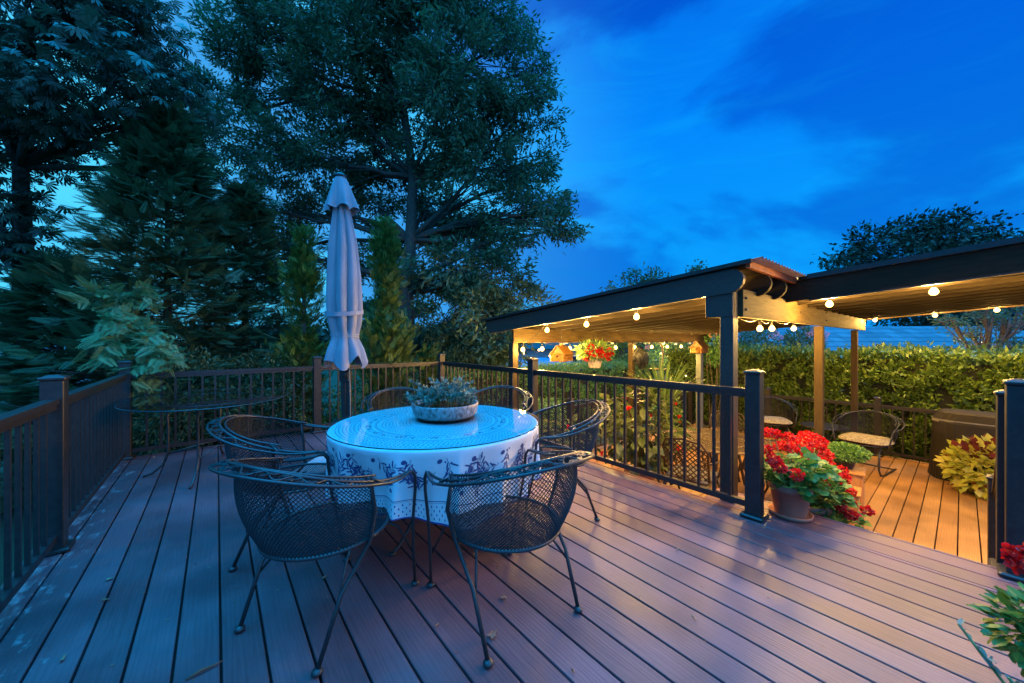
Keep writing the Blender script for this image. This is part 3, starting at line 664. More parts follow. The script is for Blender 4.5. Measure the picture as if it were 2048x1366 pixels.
def base_parts(t, spring=False):
    # rims
    for ro, zb, xf in ((.372, .798, .318), (.318, .812, .312)):
        m = MB(); m.tube([rim(-1+2*k/64, ro, zb, xf=xf) for k in range(65)], .0068, 8); m.build('rim', M['iron'], t)
    m = MB(); m.tube([rim(-.72+1.44*k/48, .292, .802, .672) for k in range(49)], .0055, 6); m.build('inner_rim', M['iron'], t)
    # vine ornament between the two rims at the back
    m = MB(); pts = []
    for k in range(121):
        f = -.52+1.04*k/120; q = .5+.36*math.sin(k*.42); pts.append(rim(f, .372, .798).lerp(rim(f, .318, .812), q)+Vector((0, 0, .003)))
    m.tube(pts, .0035, 5)
    for k in range(34):
        f = -.36+.72*k/33+random.uniform(-.006, .006); q = random.uniform(.15, .85); c = rim(f, .372, .798).lerp(rim(f, .318, .812), q)+Vector((0, 0, .004))
        a = random.uniform(0, 6.28); L = .017; d = Vector((math.cos(a), math.sin(a), 0)); s = Vector((-d.y, d.x, 0))
        vs = [c-d*L, c-d*L*.3+s*L*.6, c+d*L*.35+s*L*.7, c+d*L, c+d*L*.35-s*L*.7, c-d*L*.3-s*L*.6]; lo = [v-Vector((0, 0, .003)) for v in vs]
        m.add(vs+lo, [tuple(range(6)), tuple(range(11, 5, -1))]+[(i, i+6, (i+1) % 6+6, (i+1) % 6) for i in range(6)])
    m.build('vine_ornament', M['iron'], t)
    # seat rim + mesh
    sz = lambda x, y: .405-.022*max(0, 1-(x*x+(y-.06)**2)/.07)
    def seatedge(a): return Vector((.262*math.cos(a), .07+.275*math.sin(a), .405))
    m = MB(); m.tube([seatedge(2*math.pi*k/48) for k in range(48)], .0085, 8, closed=True); m.build('seat_frame', M['iron'], t)
    m = MB(); S = lambda a, tt: ((a-.5)*.56, .07+(tt-.5)*.58, sz((a-.5)*.56, .07+(tt-.5)*.58))
    expanded(m, S, 56, 90, .0017, lambda a, tt: (((a-.5)*.56)/.262)**2+(((tt-.5)*.58)/.275)**2 < 1.03)
    m.build('seat_mesh', M['mesh'], t)
    def bask(a, tt):
        f = -.66+1.32*a; top = rim(f, .292, .802, .672)
        an = -math.pi/2+f*math.pi/2/.62*.92; bot = Vector((.262*math.cos(an), .07+.275*math.sin(an), .405))
        p = bot.lerp(top, tt); out = Vector((math.cos(an), math.sin(an), 0)); return p+out*(.035*math.sin(tt*math.pi)-.0)
    m = MB(); expanded(m, bask, 112, 42, .0017); m.build('back_mesh', M['mesh'], t)
    if not spring:
        for sg in (-1, 1):
            m = MB(); ft = [rim(sg*1.0, .405, .775, xf=.315)]; a = ft[0]
            m.tube([rim(sg*.97, .375, .775, xf=.315), Vector((sg*.315, .290, .640)), Vector((sg*.314, .312, .61)), Vector((sg*.310, .318, .54)), Vector((sg*.292, .325, .40)), Vector((sg*.265, .36, .2)), Vector((sg*.25, .39, .012))], .0080, 8)
            m.ball((sg*.25, .39, .012), .022, 8, 0, .6); m.build('leg', M['iron'], t)
            m = MB(); top = bask(.5+sg*.5, 1.0); k1 = bask(.5+sg*.5, 0.0)
            m.tube([rim(sg*.72, .345, .775), top*1.0+Vector((sg*.012, 0, 0)), bask(.5+sg*.5, .5)+Vector((sg*.008, 0, 0)), k1+Vector((sg*.012, -.0, -.005)), Vector((sg*.262, -.08, .25)), Vector((sg*.25, -.18, .012))], .0095, 8)
            m.ball((sg*.25, -.18, .012), .022, 8, 0, .6); m.build('leg', M['iron'], t)
            m = MB(); m.tube([Vector((sg*.262, -.10, .20)), Vector((sg*.20, .0, .33)), Vector((sg*.15, .10, .392))], .006, 6)
            m.build('brace', M['iron'], t); m = MB()
            m.tube([Vector((sg*.262, .365, .18)), Vector((sg*.20, .32, .33)), Vector((sg*.14, .24, .392))], .006, 6); m.build('brace', M['iron'], t)
    else:
        for sg in (-1, 1):
            m = MB(); m.tube([rim(sg*.97, .375, .775, xf=.315), Vector((sg*.315, .30, .63)), Vector((sg*.29, .32, .45)), Vector((sg*.27, .30, .385)), Vector((sg*.22, .15, .375))], .0095, 8); m.build('arm_support', M['iron'], t)
            m = MB(); m.tube([Vector((sg*.19, .02, .39)), Vector((sg*.19, .25, .385)), Vector((sg*.19, .33, .33)), Vector((sg*.19, .34, .10)), Vector((sg*.20, .30, .02)), Vector((sg*.22, .20, .012)), Vector((sg*.24, -.28, .012))], .012, 8); m.build('spring_leg', M['iron'], t)
        m = MB(); m.tube([Vector((-.24, -.24, .012)), Vector((.24, -.24, .012))], .010, 8); m.build('cross_bar', M['iron'], t)
        m = MB(); n = 14; vs = []
        def cs(x, y, k): r = (abs(x)**3+abs(y)**3)**(1/3); return k*max(0, 1-r**4)**.5
        for top in (1, 0):
            for i in range(n+1):
                for j in range(n+1):
                    x, y = -1+2*i/n, -1+2*j/n; r = 1.0; xx = x*math.sqrt(1-y*y*.35); yy = y*math.sqrt(1-x*x*.35)
                    ed = max(abs(x), abs(y)); h = .045*(1-ed**6); vs.append((xx*.29, .08+yy*.29, .445+(h if top else -.03*(1-ed**6))))
        fs = [(i*(n+1)+j, (i+1)*(n+1)+j, (i+1)*(n+1)+j+1, i*(n+1)+j+1) for i in range(n) for j in range(n)]
        o = (n+1)**2; fs += [tuple(reversed([q+o for q in f])) for f in fs]; m.add(vs, fs, 0, 0, True); m.build('cushion', M['cushion'], t)
def face_rz(F_): return math.atan2(-F_[0], F_[1])
chair0 = thing('iron_armchair', '', 'chair', group='wrought iron armchairs around the dining table')
base_parts(chair0)
CH = [((-.90, 1.67), (.42, .908), 'black mesh barrel chair nearest the camera at the left front of the table'),
      ((.006, 1.732), (-.578, .816), 'black mesh barrel chair at the right front of the table, back to the camera'),
      ((-1.46, 2.33), (.957, .29), 'black mesh barrel chair on the left side of the table beside the glass side table'),
      ((.36, 2.79), (-.95, -.31), 'black mesh barrel chair on the right side of the table beside the railing'),
      ((-1.01, 3.42), (.50, -.86), 'black mesh barrel chair behind the table next to the umbrella pole'),
      ((-.17, 3.54), (-.30, -.95), 'black mesh barrel chair behind the table mostly hidden by the plant bowl')]
for i, (c, f, lb) in enumerate(CH):
    o = chair0 if i == 0 else copy_tree(chair0)
    o.location = (c[0], c[1], 0); o.rotation_euler = (0, 0, face_rz(f)); o['label'] = lb
sc0 = thing('spring_armchair', '', 'chair', group='cushioned armchairs on the lower deck'); base_parts(sc0, True)
for i, (uv, f, lb) in enumerate((((8.25, .98), (-.9, -.6), 'iron spring chair with a tan speckled cushion near the covered grill'), ((8.75, 2.45), (-.45, -.95), 'iron spring chair with a tan speckled cushion behind the geraniums'))):
    o = sc0 if i == 0 else copy_tree(sc0); p = D(*uv, ZL); o.location = p; o.rotation_euler = (0, 0, face_rz(f)); o['label'] = lb; o.scale = (1.12, 1.12, 1.12)

# ================================================================== GLASS SIDE TABLE
def make_side():
    c = D(-.04, 4.80); t = thing('glass_side_table', 'oval glass topped iron table in the far left corner of the deck', 'table', c, PHI)
    n = 64; ru, rv, z = .66, .80, .715
    m = MB(); m.add([(ru*math.cos(2*math.pi*k/n), rv*math.sin(2*math.pi*k/n), z) for k in range(n)], [tuple(range(n))]); m.build('glass_pane', M['glass2'], t)
    m = MB(); m.tube([(ru*math.cos(2*math.pi*k/n), rv*math.sin(2*math.pi*k/n), z-.004) for k in range(n)], .005, 6, closed=True); m.build('glass_edge', M['glassedge'], t)
    m = MB(); m.tube([(ru*.62*math.cos(2*math.pi*k/n), rv*.62*math.sin(2*math.pi*k/n), z-.02) for k in range(n)], .009, 6, closed=True); m.build('top_ring', M['iron'], t)
    ft = [(-.46, .03), (-.13, -.55), (.42, -.18), (.10, .42)]
    for x, y in ft:
        m = MB(); m.tube([(x*.80, y*.80, .70), (x*.72, y*.72, .64), (x*.70, y*.70, .45), (x*.70, y*.70, .22), (x*.78, y*.78, .10), (x*.95, y*.95, .03), (x*1.08, y*1.08, .012)], [.008, .010, .011, .011, .011, .012, .010], 8); m.build('leg', M['iron'], t)
    m = MB()
    for (a, b) in zip(ft, ft[1:]+ft[:1]):
        m.tube([(a[0]*.7, a[1]*.7, .20), ((a[0]+b[0])*.17, (a[1]+b[1])*.17, .24), (b[0]*.7, b[1]*.7, .20)], .007, 6)
    m.build('stretcher', M['iron'], t)
make_side()
def litter_patch(name, label, c, ru, rv, z, n, par=None):
    a = rng.uniform(0, 6.283, n); r = rng.random(n)**.5; p = np.stack([ru*r*np.cos(a), rv*r*np.sin(a), z+rng.random(n)*.004], 1); d = rng.normal(size=(n, 3))*np.array([1, 1, .12])
    o = npmesh(name, leaves(p, d, rng.uniform(.008, .03, n), .006, nrm=np.tile([0, 0, 1.], (n, 1))+rng.normal(size=(n, 3))*.3), M['deadleaf'], par); o['kind'] = 'stuff'
    if par is None: o.location = c; o.rotation_euler = (0, 0, PHI); o['label'] = label
    return o
litter_patch('leaf_litter', 'scatter of dry needles and leaf bits on the left boards', D(-.2, 4.2), .62, 1.6, .003, 160)
litter_patch('leaf_litter', 'small pile of dry leaves in the far left corner', D(-.55, 5.45), .16, .16, .004, 120)
litter_patch('leaf_litter', 'sparse crumbs of dry leaf across the near boards', D(1.1, 1.4), 1.8, 1.5, .003, 120)

# ================================================================== UMBRELLA
def make_umbrella():
    Y = 3.80; X = (697-1024)/F*Y; t = thing('patio_umbrella', 'closed pale canvas umbrella tied with cord behind the dining table', 'umbrella', (X, Y, 0))
    t.rotation_euler = (0, R_(-1.6), 0)
    m = MB(); m.box(-.40, .40, -.36, .36, .0, .05, 0, 0, .008); o = m.build('base_slab', M['plate'], t)
    m = MB(); m.box(-.045, .005, -.03, .03, .05, 1.45, 0, 0, .004); m.box(.006, .045, -.026, .026, .05, 1.40, 0, 0, .004); m.tube([(0, 0, 1.3), (0, 0, 2.95)], .02, 10); m.build('pole', M['rail'], t)
    m = MB(); m.box(-.05, .055, -.055, .04, .86, .98, 0, 0, .012); m.tube([(.02, -.05, .92), (.02, -.10, .92), (.05, -.105, .96)], .009, 8); m.build('crank_box', M['black'], t)
    # folded canopy: lobed profile
    prof = [(2.76, .068), (2.60, .10), (2.3, .150), (1.95, .176), (1.68, .186), (1.55, .180), (1.44, .165), (1.36, .142), (1.31, .138), (1.25, .165), (1.18, .20), (1.11, .222)]
    zs = np.linspace(2.76, 1.11, 60); rr = np.interp(-zs, [-p[0] for p in prof], [p[1] for p in prof]); n = 120; m = MB(); vs = []
    for i, z in enumerate(zs):
        for k in range(n):
            a = 2*math.pi*k/n; aa = a+.10*math.sin(z*2.1)+.05*math.sin(z*5+a)
            fold = abs(math.sin(aa*3.5+.4+.6*math.sin(aa))); fold = fold**.5
            f2 = .5+.5*math.sin(aa*13+z*1.1+math.sin(aa*3)); depth = .40 if z > 1.38 else .30
            if 1.27 < z < 1.38: depth *= .6
            r = rr[i]*(1-depth*(1-fold)-.06*f2)
            zz = z-(.10*abs(math.cos(a*2.5+.4+.5*math.sin(a*2)))**1.6+.025*math.sin(a*5+1))*(1.22-z)/.11 if z < 1.22 else z
            vs.append((r*math.cos(a), r*math.sin(a), zz))
    m.add(vs, [(i*n+k, i*n+(k+1) % n, (i+1)*n+(k+1) % n, (i+1)*n+k) for i in range(59) for k in range(n)], 0, 0, True)
    can = m.build('canopy', M['canvas'], t)
    # vent cap skirt
    m = MB(); vs = []; K = 16
    for i in range(K):
        q = i/(K-1); z = 2.99-.34*q; r0 = .05+.098*q**.8
        for k in range(n):
            a = 2*math.pi*k/n; r = r0*(1+.20*q*math.sin(a*6+.5)+.06*q*math.sin(a*13)); vs.append((r*math.cos(a), r*math.sin(a), z+.02*q*math.sin(a*6+2)))
    m.add(vs, [(i*n+k, i*n+(k+1) % n, (i+1)*n+(k+1) % n, (i+1)*n+k) for i in range(K-1) for k in range(n)], 0, 0, True); m.build('vent_flap', M['canvas'], t)
    m = MB(); m.lathe([(.062, 2.985), (.062, 3.0), (.05, 3.02), (.02, 3.035), (.0001, 3.037)], 20); m.build('finial', M['black'], t)
    def strap(z, r, w, tilt, mt, nm):
        m = MB(); vs = []; N = 48
        for k in range(N):
            a = 2*math.pi*k/N; zz = z+tilt*math.cos(a-math.pi/2)*(1) ; rr_ = r*(1+.02*math.sin(a*7))
            vs += [(rr_*math.cos(a), rr_*math.sin(a), zz), (rr_*math.cos(a), rr_*math.sin(a), zz+w)]
        m.add(vs, [(2*k, (2*k+2) % (2*N), (2*k+3) % (2*N), 2*k+1) for k in range(N)], 0, 0, True); m.build(nm, M[mt], t)
    strap(1.56, .184, .042, .03, 'canvas', 'tie_strap')
    m = MB()
    for z, tl in ((1.315, .012), (1.35, -.008)): m.tube([(.140*math.cos(a), .122*math.sin(a), z+tl*math.cos(a*1+1)) for a in np.linspace(0, 2*math.pi, 33)[:-1]], .004, 5, closed=True)
    m.tube([(.06, -.06, 1.15), (.075, -.08, .85), (.06, -.06, .5), (.065, -.07, .35)], .003, 5)
    m.build('cord', M['rope'], t)
make_umbrella()

# ================================================================== VEGETATION
def limb(m, a, b, r0, r1, wig=.12, n=6, seg=7):
    a = Vector(a); b = Vector(b); L = (b-a).length; ofs = Vector((random.uniform(-1, 1), random.uniform(-1, 1), random.uniform(-.3, .9)))*L*wig; pts = []; rs = []
    for i in range(n+1):
        f = i/n; j = Vector((random.uniform(-1, 1), random.uniform(-1, 1), random.uniform(-1, 1)))*L*.02*(0 < i < n)
        pts.append(a.lerp(b, f)+ofs*4*f*(1-f)*.6+j); rs.append(r0+(r1-r0)*f)
    m.tube(pts, rs, seg); return pts
def broadleaf(name, label, cat, trunk, rtr, boughs, mt, leafL, leafW, sprays, per, spray_r, group=None, droop=.35, flat=.7, bark='bark', template=None, lobe=.35, clump=0, clr=.18):
    """trunk: list of points; boughs: (center Vector, radius)"""
    base = Vector(trunk[0]); t = thing(name, label, cat, base, 0, group)
    m = MB(); tp = [Vector(p)-base for p in trunk]; n = len(tp)
    m.tube(tp, [rtr*(1-.75*i/(n-1)) for i in range(n)], 12)
    C = []; Dd = []
    for c, r in boughs:
        c = Vector(c)-base
        cand = [p for p in tp if p.z < c.z-.1*r] or tp[:2]; a = min(cand, key=lambda p: (p-c).length+abs(c.z-p.z-1.2)*.3)
        k = tp.index(a); pts = limb(m, a, c, max(.03, rtr*.42*(1-.6*k/n)), .03, .10)
        ns = max(6, int(sprays*r*r)); dirs = sph(ns); rad = r*(rng.random((ns, 1))**.45)
        lob = np.array([1+lobe*mnoise.noise(Vector(d)*2.1+c*.3) for d in dirs])[:, None]; pos = np.array([*c])+dirs*rad*lob*np.array([1, 1, flat])
        if clump:
            K = max(4, int(clump*r*r)); cd = sph(K); cc = np.array([*c])+cd*r*rng.random((K, 1))**.4*np.array([1, 1, flat])*1.08; who = rng.integers(0, K, ns)
            pos = cc[who]+rng.normal(size=(ns, 3))*clr*np.array([1, 1, .55]); dirs = unit(pos-np.array([*c])+1e-4)
        for j in range(0, ns, max(1, ns//14)): limb(m, random.choice(pts[2:]), Vector(pos[j]), .018, .005, .08, 4, 4)
        k = per; pp = np.repeat(pos, k, 0)+rng.normal(size=(ns*k, 3))*spray_r*np.array([1, 1, .75]); outw = np.repeat(unit(dirs+np.array([0, 0, -droop])), k, 0)
        C.append(pp); Dd.append(outw+rng.normal(size=(ns*k, 3))*.75)
    m.build('trunk', M[bark], t)
    C = np.concatenate(C); Dd = np.concatenate(Dd); N = len(C)
    if template is None:
        V = leaves(C, Dd, leafL*rng.uniform(.6, 1.2, N), leafW*rng.uniform(.7, 1.2, N), fold=.12); var = rng.random(N)
    else:
        V = instances(template, C, Dd, rng.normal(size=(N, 3))*.5+np.array([0, 0, 1.]), leafL*rng.uniform(.7, 1.25, N)); var = np.repeat(rng.random(N), len(template))
    npmesh('crown', V, M[mt], t, var)
    return t
# oak behind the umbrella
OZ = 9.6
ob = [(470, 120, 85, 0), (520, 60, 80, -.4), (600, 30, 100, .2), (700, 60, 120, -.5), (820, 40, 130, .3), (930, 60, 120, -.3), (1010, 90, 75, 0), (1040, 60, 45, .3), (1030, 190, 60, -.3),
      (560, 180, 100, .4), (660, 190, 110, -.3), (780, 180, 120, .2), (900, 190, 115, -.6), (990, 240, 85, .2), (1060, 255, 40, 0),
      (520, 290, 90, .3), (620, 310, 95, -.2), (740, 300, 90, .5), (870, 300, 80, 0), (960, 330, 85, -.5), (1040, 360, 80, .2), (1095, 400, 55, 0), (1120, 450, 38, .2), (1040, 430, 65, -.4),
      (560, 420, 70, .4), (650, 430, 50, .6), (880, 430, 60, .4), (960, 450, 60, .3), (760, 420, 50, .7), (930, 540, 80, -.6), (1000, 560, 70, -.3), (870, 560, 60, .2), (960, 640, 80, -.8), (1020, 630, 58, -.5), (1045, 600, 36, -.4), (900, 650, 70, -.4), (1040, 690, 48, -.7), (850, 690, 60, -.3), (700, 540, 60, .9), (430, 200, 60, .6), (460, 300, 60, .6),
      (640, -60, 120, 0), (800, -90, 140, 0), (940, -40, 110, 0), (770, 520, 62, 1.0), (820, 610, 60, 1.2), (740, 640, 60, 1.4), (1075, 330, 45, .3), (1140, 470, 26, .2), (1085, 150, 26, 0), (440, 90, 26, 0), (930, 700, 60, -.6), (1000, 700, 50, -.8), (860, 490, 50, .8), (1000, 480, 55, -.2), (700, 380, 60, 1.2), (810, 370, 60, 1.0), (870, 400, 60, .8), (760, 330, 70, .9), (600, 500, 60, 1.2), (540, 520, 55, 1.3), (480, 420, 60, 1.2), (900, 470, 50, .6), (680, 620, 60, 1.5), (950, 590, 55, .2)]
boughs = [(P(x, y, OZ+dz*1.6), r/F*OZ) for x, y, r, dz in ob]
tx = (815-1024)/F*OZ
trunk = [(tx, OZ, ZG), (tx+.02, OZ, 1.0), (tx-.02, OZ, 2.6), (tx+.05, OZ+.1, 4.0), (tx+.15, OZ, 5.6), (tx-.1, OZ, 7.4), (tx, OZ, 9.4)]
broadleaf('oak_tree', 'tall dark broadleaf tree with an open crown rising behind the umbrella', 'tree', trunk, .24, boughs, 'oak', .175, .048, 76, 30, .115, lobe=.75, clump=13, clr=.18)
# chestnut at the upper left: palmate leaves
def palmate():
    T = []
    for k in range(7):
        a = (k-3)*.5; L = 1.0-.11*abs(k-3); w = .125*L; ca, sa = math.cos(a), math.sin(a)
        def q(x, y, z): return (x*ca-y*sa, x*sa+y*ca, z)
        T.append([q(0, 0, 0), q(L*.45, w*.72, -.04), q(L*.72, w, -.14), q(L, 0, -.30), q(L*.72, -w, -.14), q(L*.45, -w*.72, -.04)])
    return np.array(T)
CZ = 5.6
cb = [(-60, 60, 110, 0), (60, 40, 120, 0), (180, 60, 100, .3), (290, 60, 80, .5), (340, 150, 75, .6), (240, 150, 100, 0), (110, 160, 110, -.4), (-20, 200, 110, 0), (380, 240, 55, .9), (300, 250, 75, .4), (180, 260, 80, .5), (60, 290, 80, .6), (-60, 330, 100, 0), (30, 400, 70, .4), (-40, 480, 90, .2), (60, 520, 60, .6), (400, 330, 45, 1.1), (120, -40, 100, 0), (240, -10, 80, .2), (-80, 600, 90, .4), (10, 640, 60, 1.2)]
boughs = [(P(x, y, CZ+dz), r/F*CZ) for x, y, r, dz in cb]; tx = (70-1024)/F*CZ-1.2
trunk = [(tx, CZ+.8, ZG), (tx, CZ+.8, 1), (tx+.1, CZ+.7, 2.6), (tx+.3, CZ+.5, 4.2), (tx+.2, CZ+.3, 6.0)]
broadleaf('chestnut_tree', 'large leaved dark tree filling the upper left corner above the railing', 'tree', trunk, .2, boughs, 'chest', .165, 0, 50, 8, .17, template=palmate(), flat=.8)
# cypress
def frond(n=13, w=.017):
    T = []
    T.append([(0, .01, 0), (1, 0, 0), (1, 0, 0.001), (0, -.01, 0)])
    for i in range(n):
        x = .08+.86*i/n; L = .42*(1-.75*(i/n))+.05
        for sg in (-1, 1):
            a = .62; dx, dy = math.cos(a), sg*math.sin(a)
            def leaflet(x0, y0, L, dx, dy, w): 
                px, py = -dy*w, dx*w; T.append([(x0, y0, 0), (x0+dx*L*.5+px, y0+dy*L*.5+py, .015), (x0+dx*L, y0+dy*L, -.02), (x0+dx*L*.5-px, y0+dy*L*.5-py, .015)])
            leaflet(x, 0, L, dx, dy, w)
            if i < n-2:
                leaflet(x+dx*L*.45, dy*L*.45, L*.5, math.cos(.15), sg*math.sin(.15), w*.8); leaflet(x+dx*L*.35, dy*L*.35, L*.45, math.cos(1.15), sg*math.sin(1.15), w*.8)
    return np.array(T)
def conifer(name, label, base, h, r, nf, fs, mt, cat='evergreen tree', group=None, lean=0., extra=None, prof=None, droop=-.1, emt=None, upright=.25):
    base = Vector(base); t = thing(name, label, cat, base, 0, group)
    m = MB(); m.tube([(0, 0, 0), (lean*.3, 0, h*.4), (lean, 0, h)], [.09+.01*h, .06, .01], 8)
    pos = []; dr = []
    prof = prof or (lambda q: (1-q)**.75*(.55+.45*min(1, q*6)))
    nb = int(nf/10)
    for b in range(nb):
        q = random.random()**.9; a = random.uniform(0, 6.283); rr = r*prof(q)*random.uniform(.5, 1.25)*(1+.28*mnoise.noise(Vector((math.cos(a)*1.5, math.sin(a)*1.5, q*5+base.x))))
        z = q*h; c0 = Vector((lean*q, 0, z)); tip = c0+Vector((math.cos(a)*rr, math.sin(a)*rr, rr*(upright+random.uniform(-.2, .2))))
        if b % 3 == 0: m.tube([c0, c0.lerp(tip, .5)-Vector((0, 0, rr*.05)), c0.lerp(tip, .9)], [.016, .010, .003], 4)
        for k in range(10):
            f = random.uniform(.30, 1.0)**.7; p = c0.lerp(tip, f); p = p+Vector((random.uniform(-1, 1), random.uniform(-1, 1), random.uniform(-1, 1)))*.12*(1+rr*.3)
            d = (tip-c0).normalized()+Vector((random.uniform(-1, 1), random.uniform(-1, 1), random.uniform(-.6, .6)+droop))*.75; pos.append(p); dr.append(d)
    m.build('trunk', M['bark'], t)
    pos = np.array([[*p] for p in pos]); dr = np.array([[*d] for d in dr]); N = len(pos); T = frond()
    V = instances(T, pos, dr, rng.normal(size=(N, 3))*.45+np.array([0, 0, 1.]), fs*rng.uniform(.55, 1.25, N)); npmesh('crown', V, M[mt], t, np.repeat(rng.random(N)**1.5, len(T)))
    if extra is not None:
        c0, tips = extra; m = MB(); pos = []; dr = []
        for tp_, s in tips:
            a = Vector(c0)-base; b = Vector(tp_)-base; m.tube([a, a.lerp(b, .5)+Vector((0, 0, .15)), b], [.02, .012, .004], 5)
            for k in range(s):
                f = random.uniform(.35, 1.05); p = a.lerp(b, f)+Vector((0, 0, .15*4*f*(1-f)))+Vector((random.uniform(-1, 1), random.uniform(-1, 1), random.uniform(-1, 1)))*.10
                pos.append([*p]); dr.append([*((b-a).normalized()*.8+Vector((random.uniform(-1, 1), random.uniform(-1, 1), random.uniform(-1.0, .4)))*.8)])
        m.build('limb', M['bark'], t); N = len(pos)
        V = instances(T, np.array(pos), np.array(dr), rng.normal(size=(N, 3))*.4+np.array([0, 0, 1.]), .24*rng.uniform(.6, 1.2, N)); npmesh('lit_sprays', V, M[emt or 'cypl'], t, np.repeat(rng.random(N), len(T)))
    return t
def at(px, Y): return ((px-1024)/F*Y, Y, ZG)
ex = (P(250, 640, 5.4), [(P(185, 600, 4.5), 80), (P(235, 650, 4.2), 110), (P(330, 712, 4.15), 170), (P(270, 740, 4.1), 170), (P(215, 700, 4.0), 130), (P(310, 745, 4.15), 130), (P(300, 595, 4.8), 70)])
conifer('cypress_tree', 'feathery dark cypress whose paler lower branches droop over the corner of the railing', at(335, 6.0), 6.1, 1.8, 6800, .31, 'cyp', group='evergreens behind the deck', extra=ex)
conifer('cypress_tree', 'feathery dark cypress between the umbrella and the drooping one', at(490, 7.2), 5.4, 1.4, 4600, .30, 'cyp', group='evergreens behind the deck')
conifer('cypress_tree', 'low spreading dark cypress behind the left railing post', at(120, 5.8), 3.7, 1.3, 3600, .31, 'cyp', group='evergreens behind the deck')
conifer('juniper_tree', 'slim yellow green juniper just left of the umbrella', at(608, 6.5), 4.3, .72, 3600, .17, 'jun', group='junipers beside the umbrella', prof=lambda q: (1-q)**.7*(.62+.38*math.sin(q*19)), upright=.9, droop=.3)
conifer('juniper_tree', 'ragged yellow green juniper just right of the umbrella', at(772, 6.3), 4.4, .85, 4600, .17, 'jun', group='junipers beside the umbrella', prof=lambda q: (1-q)**.9*(.62+.38*math.sin(q*15+1)), upright=1.0, droop=.3)
conifer('juniper_tree', 'short yellow green juniper against the right end of the far railing', at(858, 7.4), 2.2, .6, 1300, .17, 'jun', group='junipers beside the umbrella', upright=.9)
def bush(name, label, c, r, mt, n, L, W, group=None, cat='shrub', flat=.8, stems=8, z0=ZG, core=False):
    c = Vector(c); base = Vector((c.x, c.y, z0)); t = thing(name, label, cat, base, 0, group); cc = c-base
    m = MB()
    for k in range(stems):
        d = Vector(sph(1)[0]); d.z = abs(d.z)*.6; limb(m, (d.x*.05, d.y*.05, 0), cc+Vector((d.x*r[0]*.7, d.y*r[1]*.7, d.z*r[2]*.6)), .014, .004, .06, 4, 5)
    m.build('stem', M['twig'], t)
    d = sph(n); rad = rng.random((n, 1))**.33; lob = np.array([1+.35*mnoise.noise(Vector(q)*2.2+base) for q in d])[:, None]
    pos = np.array([*cc])+d*rad*lob*np.array(r); V = leaves(pos, d+rng.normal(size=(n, 3))*.8, L*rng.uniform(.6, 1.2, n), W*rng.uniform(.7, 1.2, n), fold=.15)
    npmesh('foliage', V, M[mt], t); return t
# undergrowth behind the far railing
bush('leafy_shrub', 'dark leafy shrub behind the far railing under the glass side table corner', P(350, 800, 5.2), (.9, .6, .75), 'cyp', 6500, .07, .022, 'shrubs behind the far railing')
bush('leafy_shrub', 'dark leafy shrub behind the far railing left of its middle post', P(520, 800, 6.0), (.9, .6, .85), 'oak', 6500, .07, .03, 'shrubs behind the far railing')
bush('leafy_shrub', 'yellow green leafy shrub behind the far railing just right of the umbrella pole', P(745, 800, 6.6), (.75, .5, .8), 'jun', 5000, .06, .028, 'shrubs behind the far railing')
bush('leafy_shrub', 'green leafy shrub behind the corner where the far railing meets the pergola side', P(890, 770, 8.0), (.9, .6, .9), 'oak', 6000, .08, .035, 'shrubs behind the far railing')
bush('low_shrub', 'low yellow leaved shrub at the foot of the clipped hedge', P(1075, 830, 7.6), (.7, .5, .35), 'spike', 2600, .06, .03)
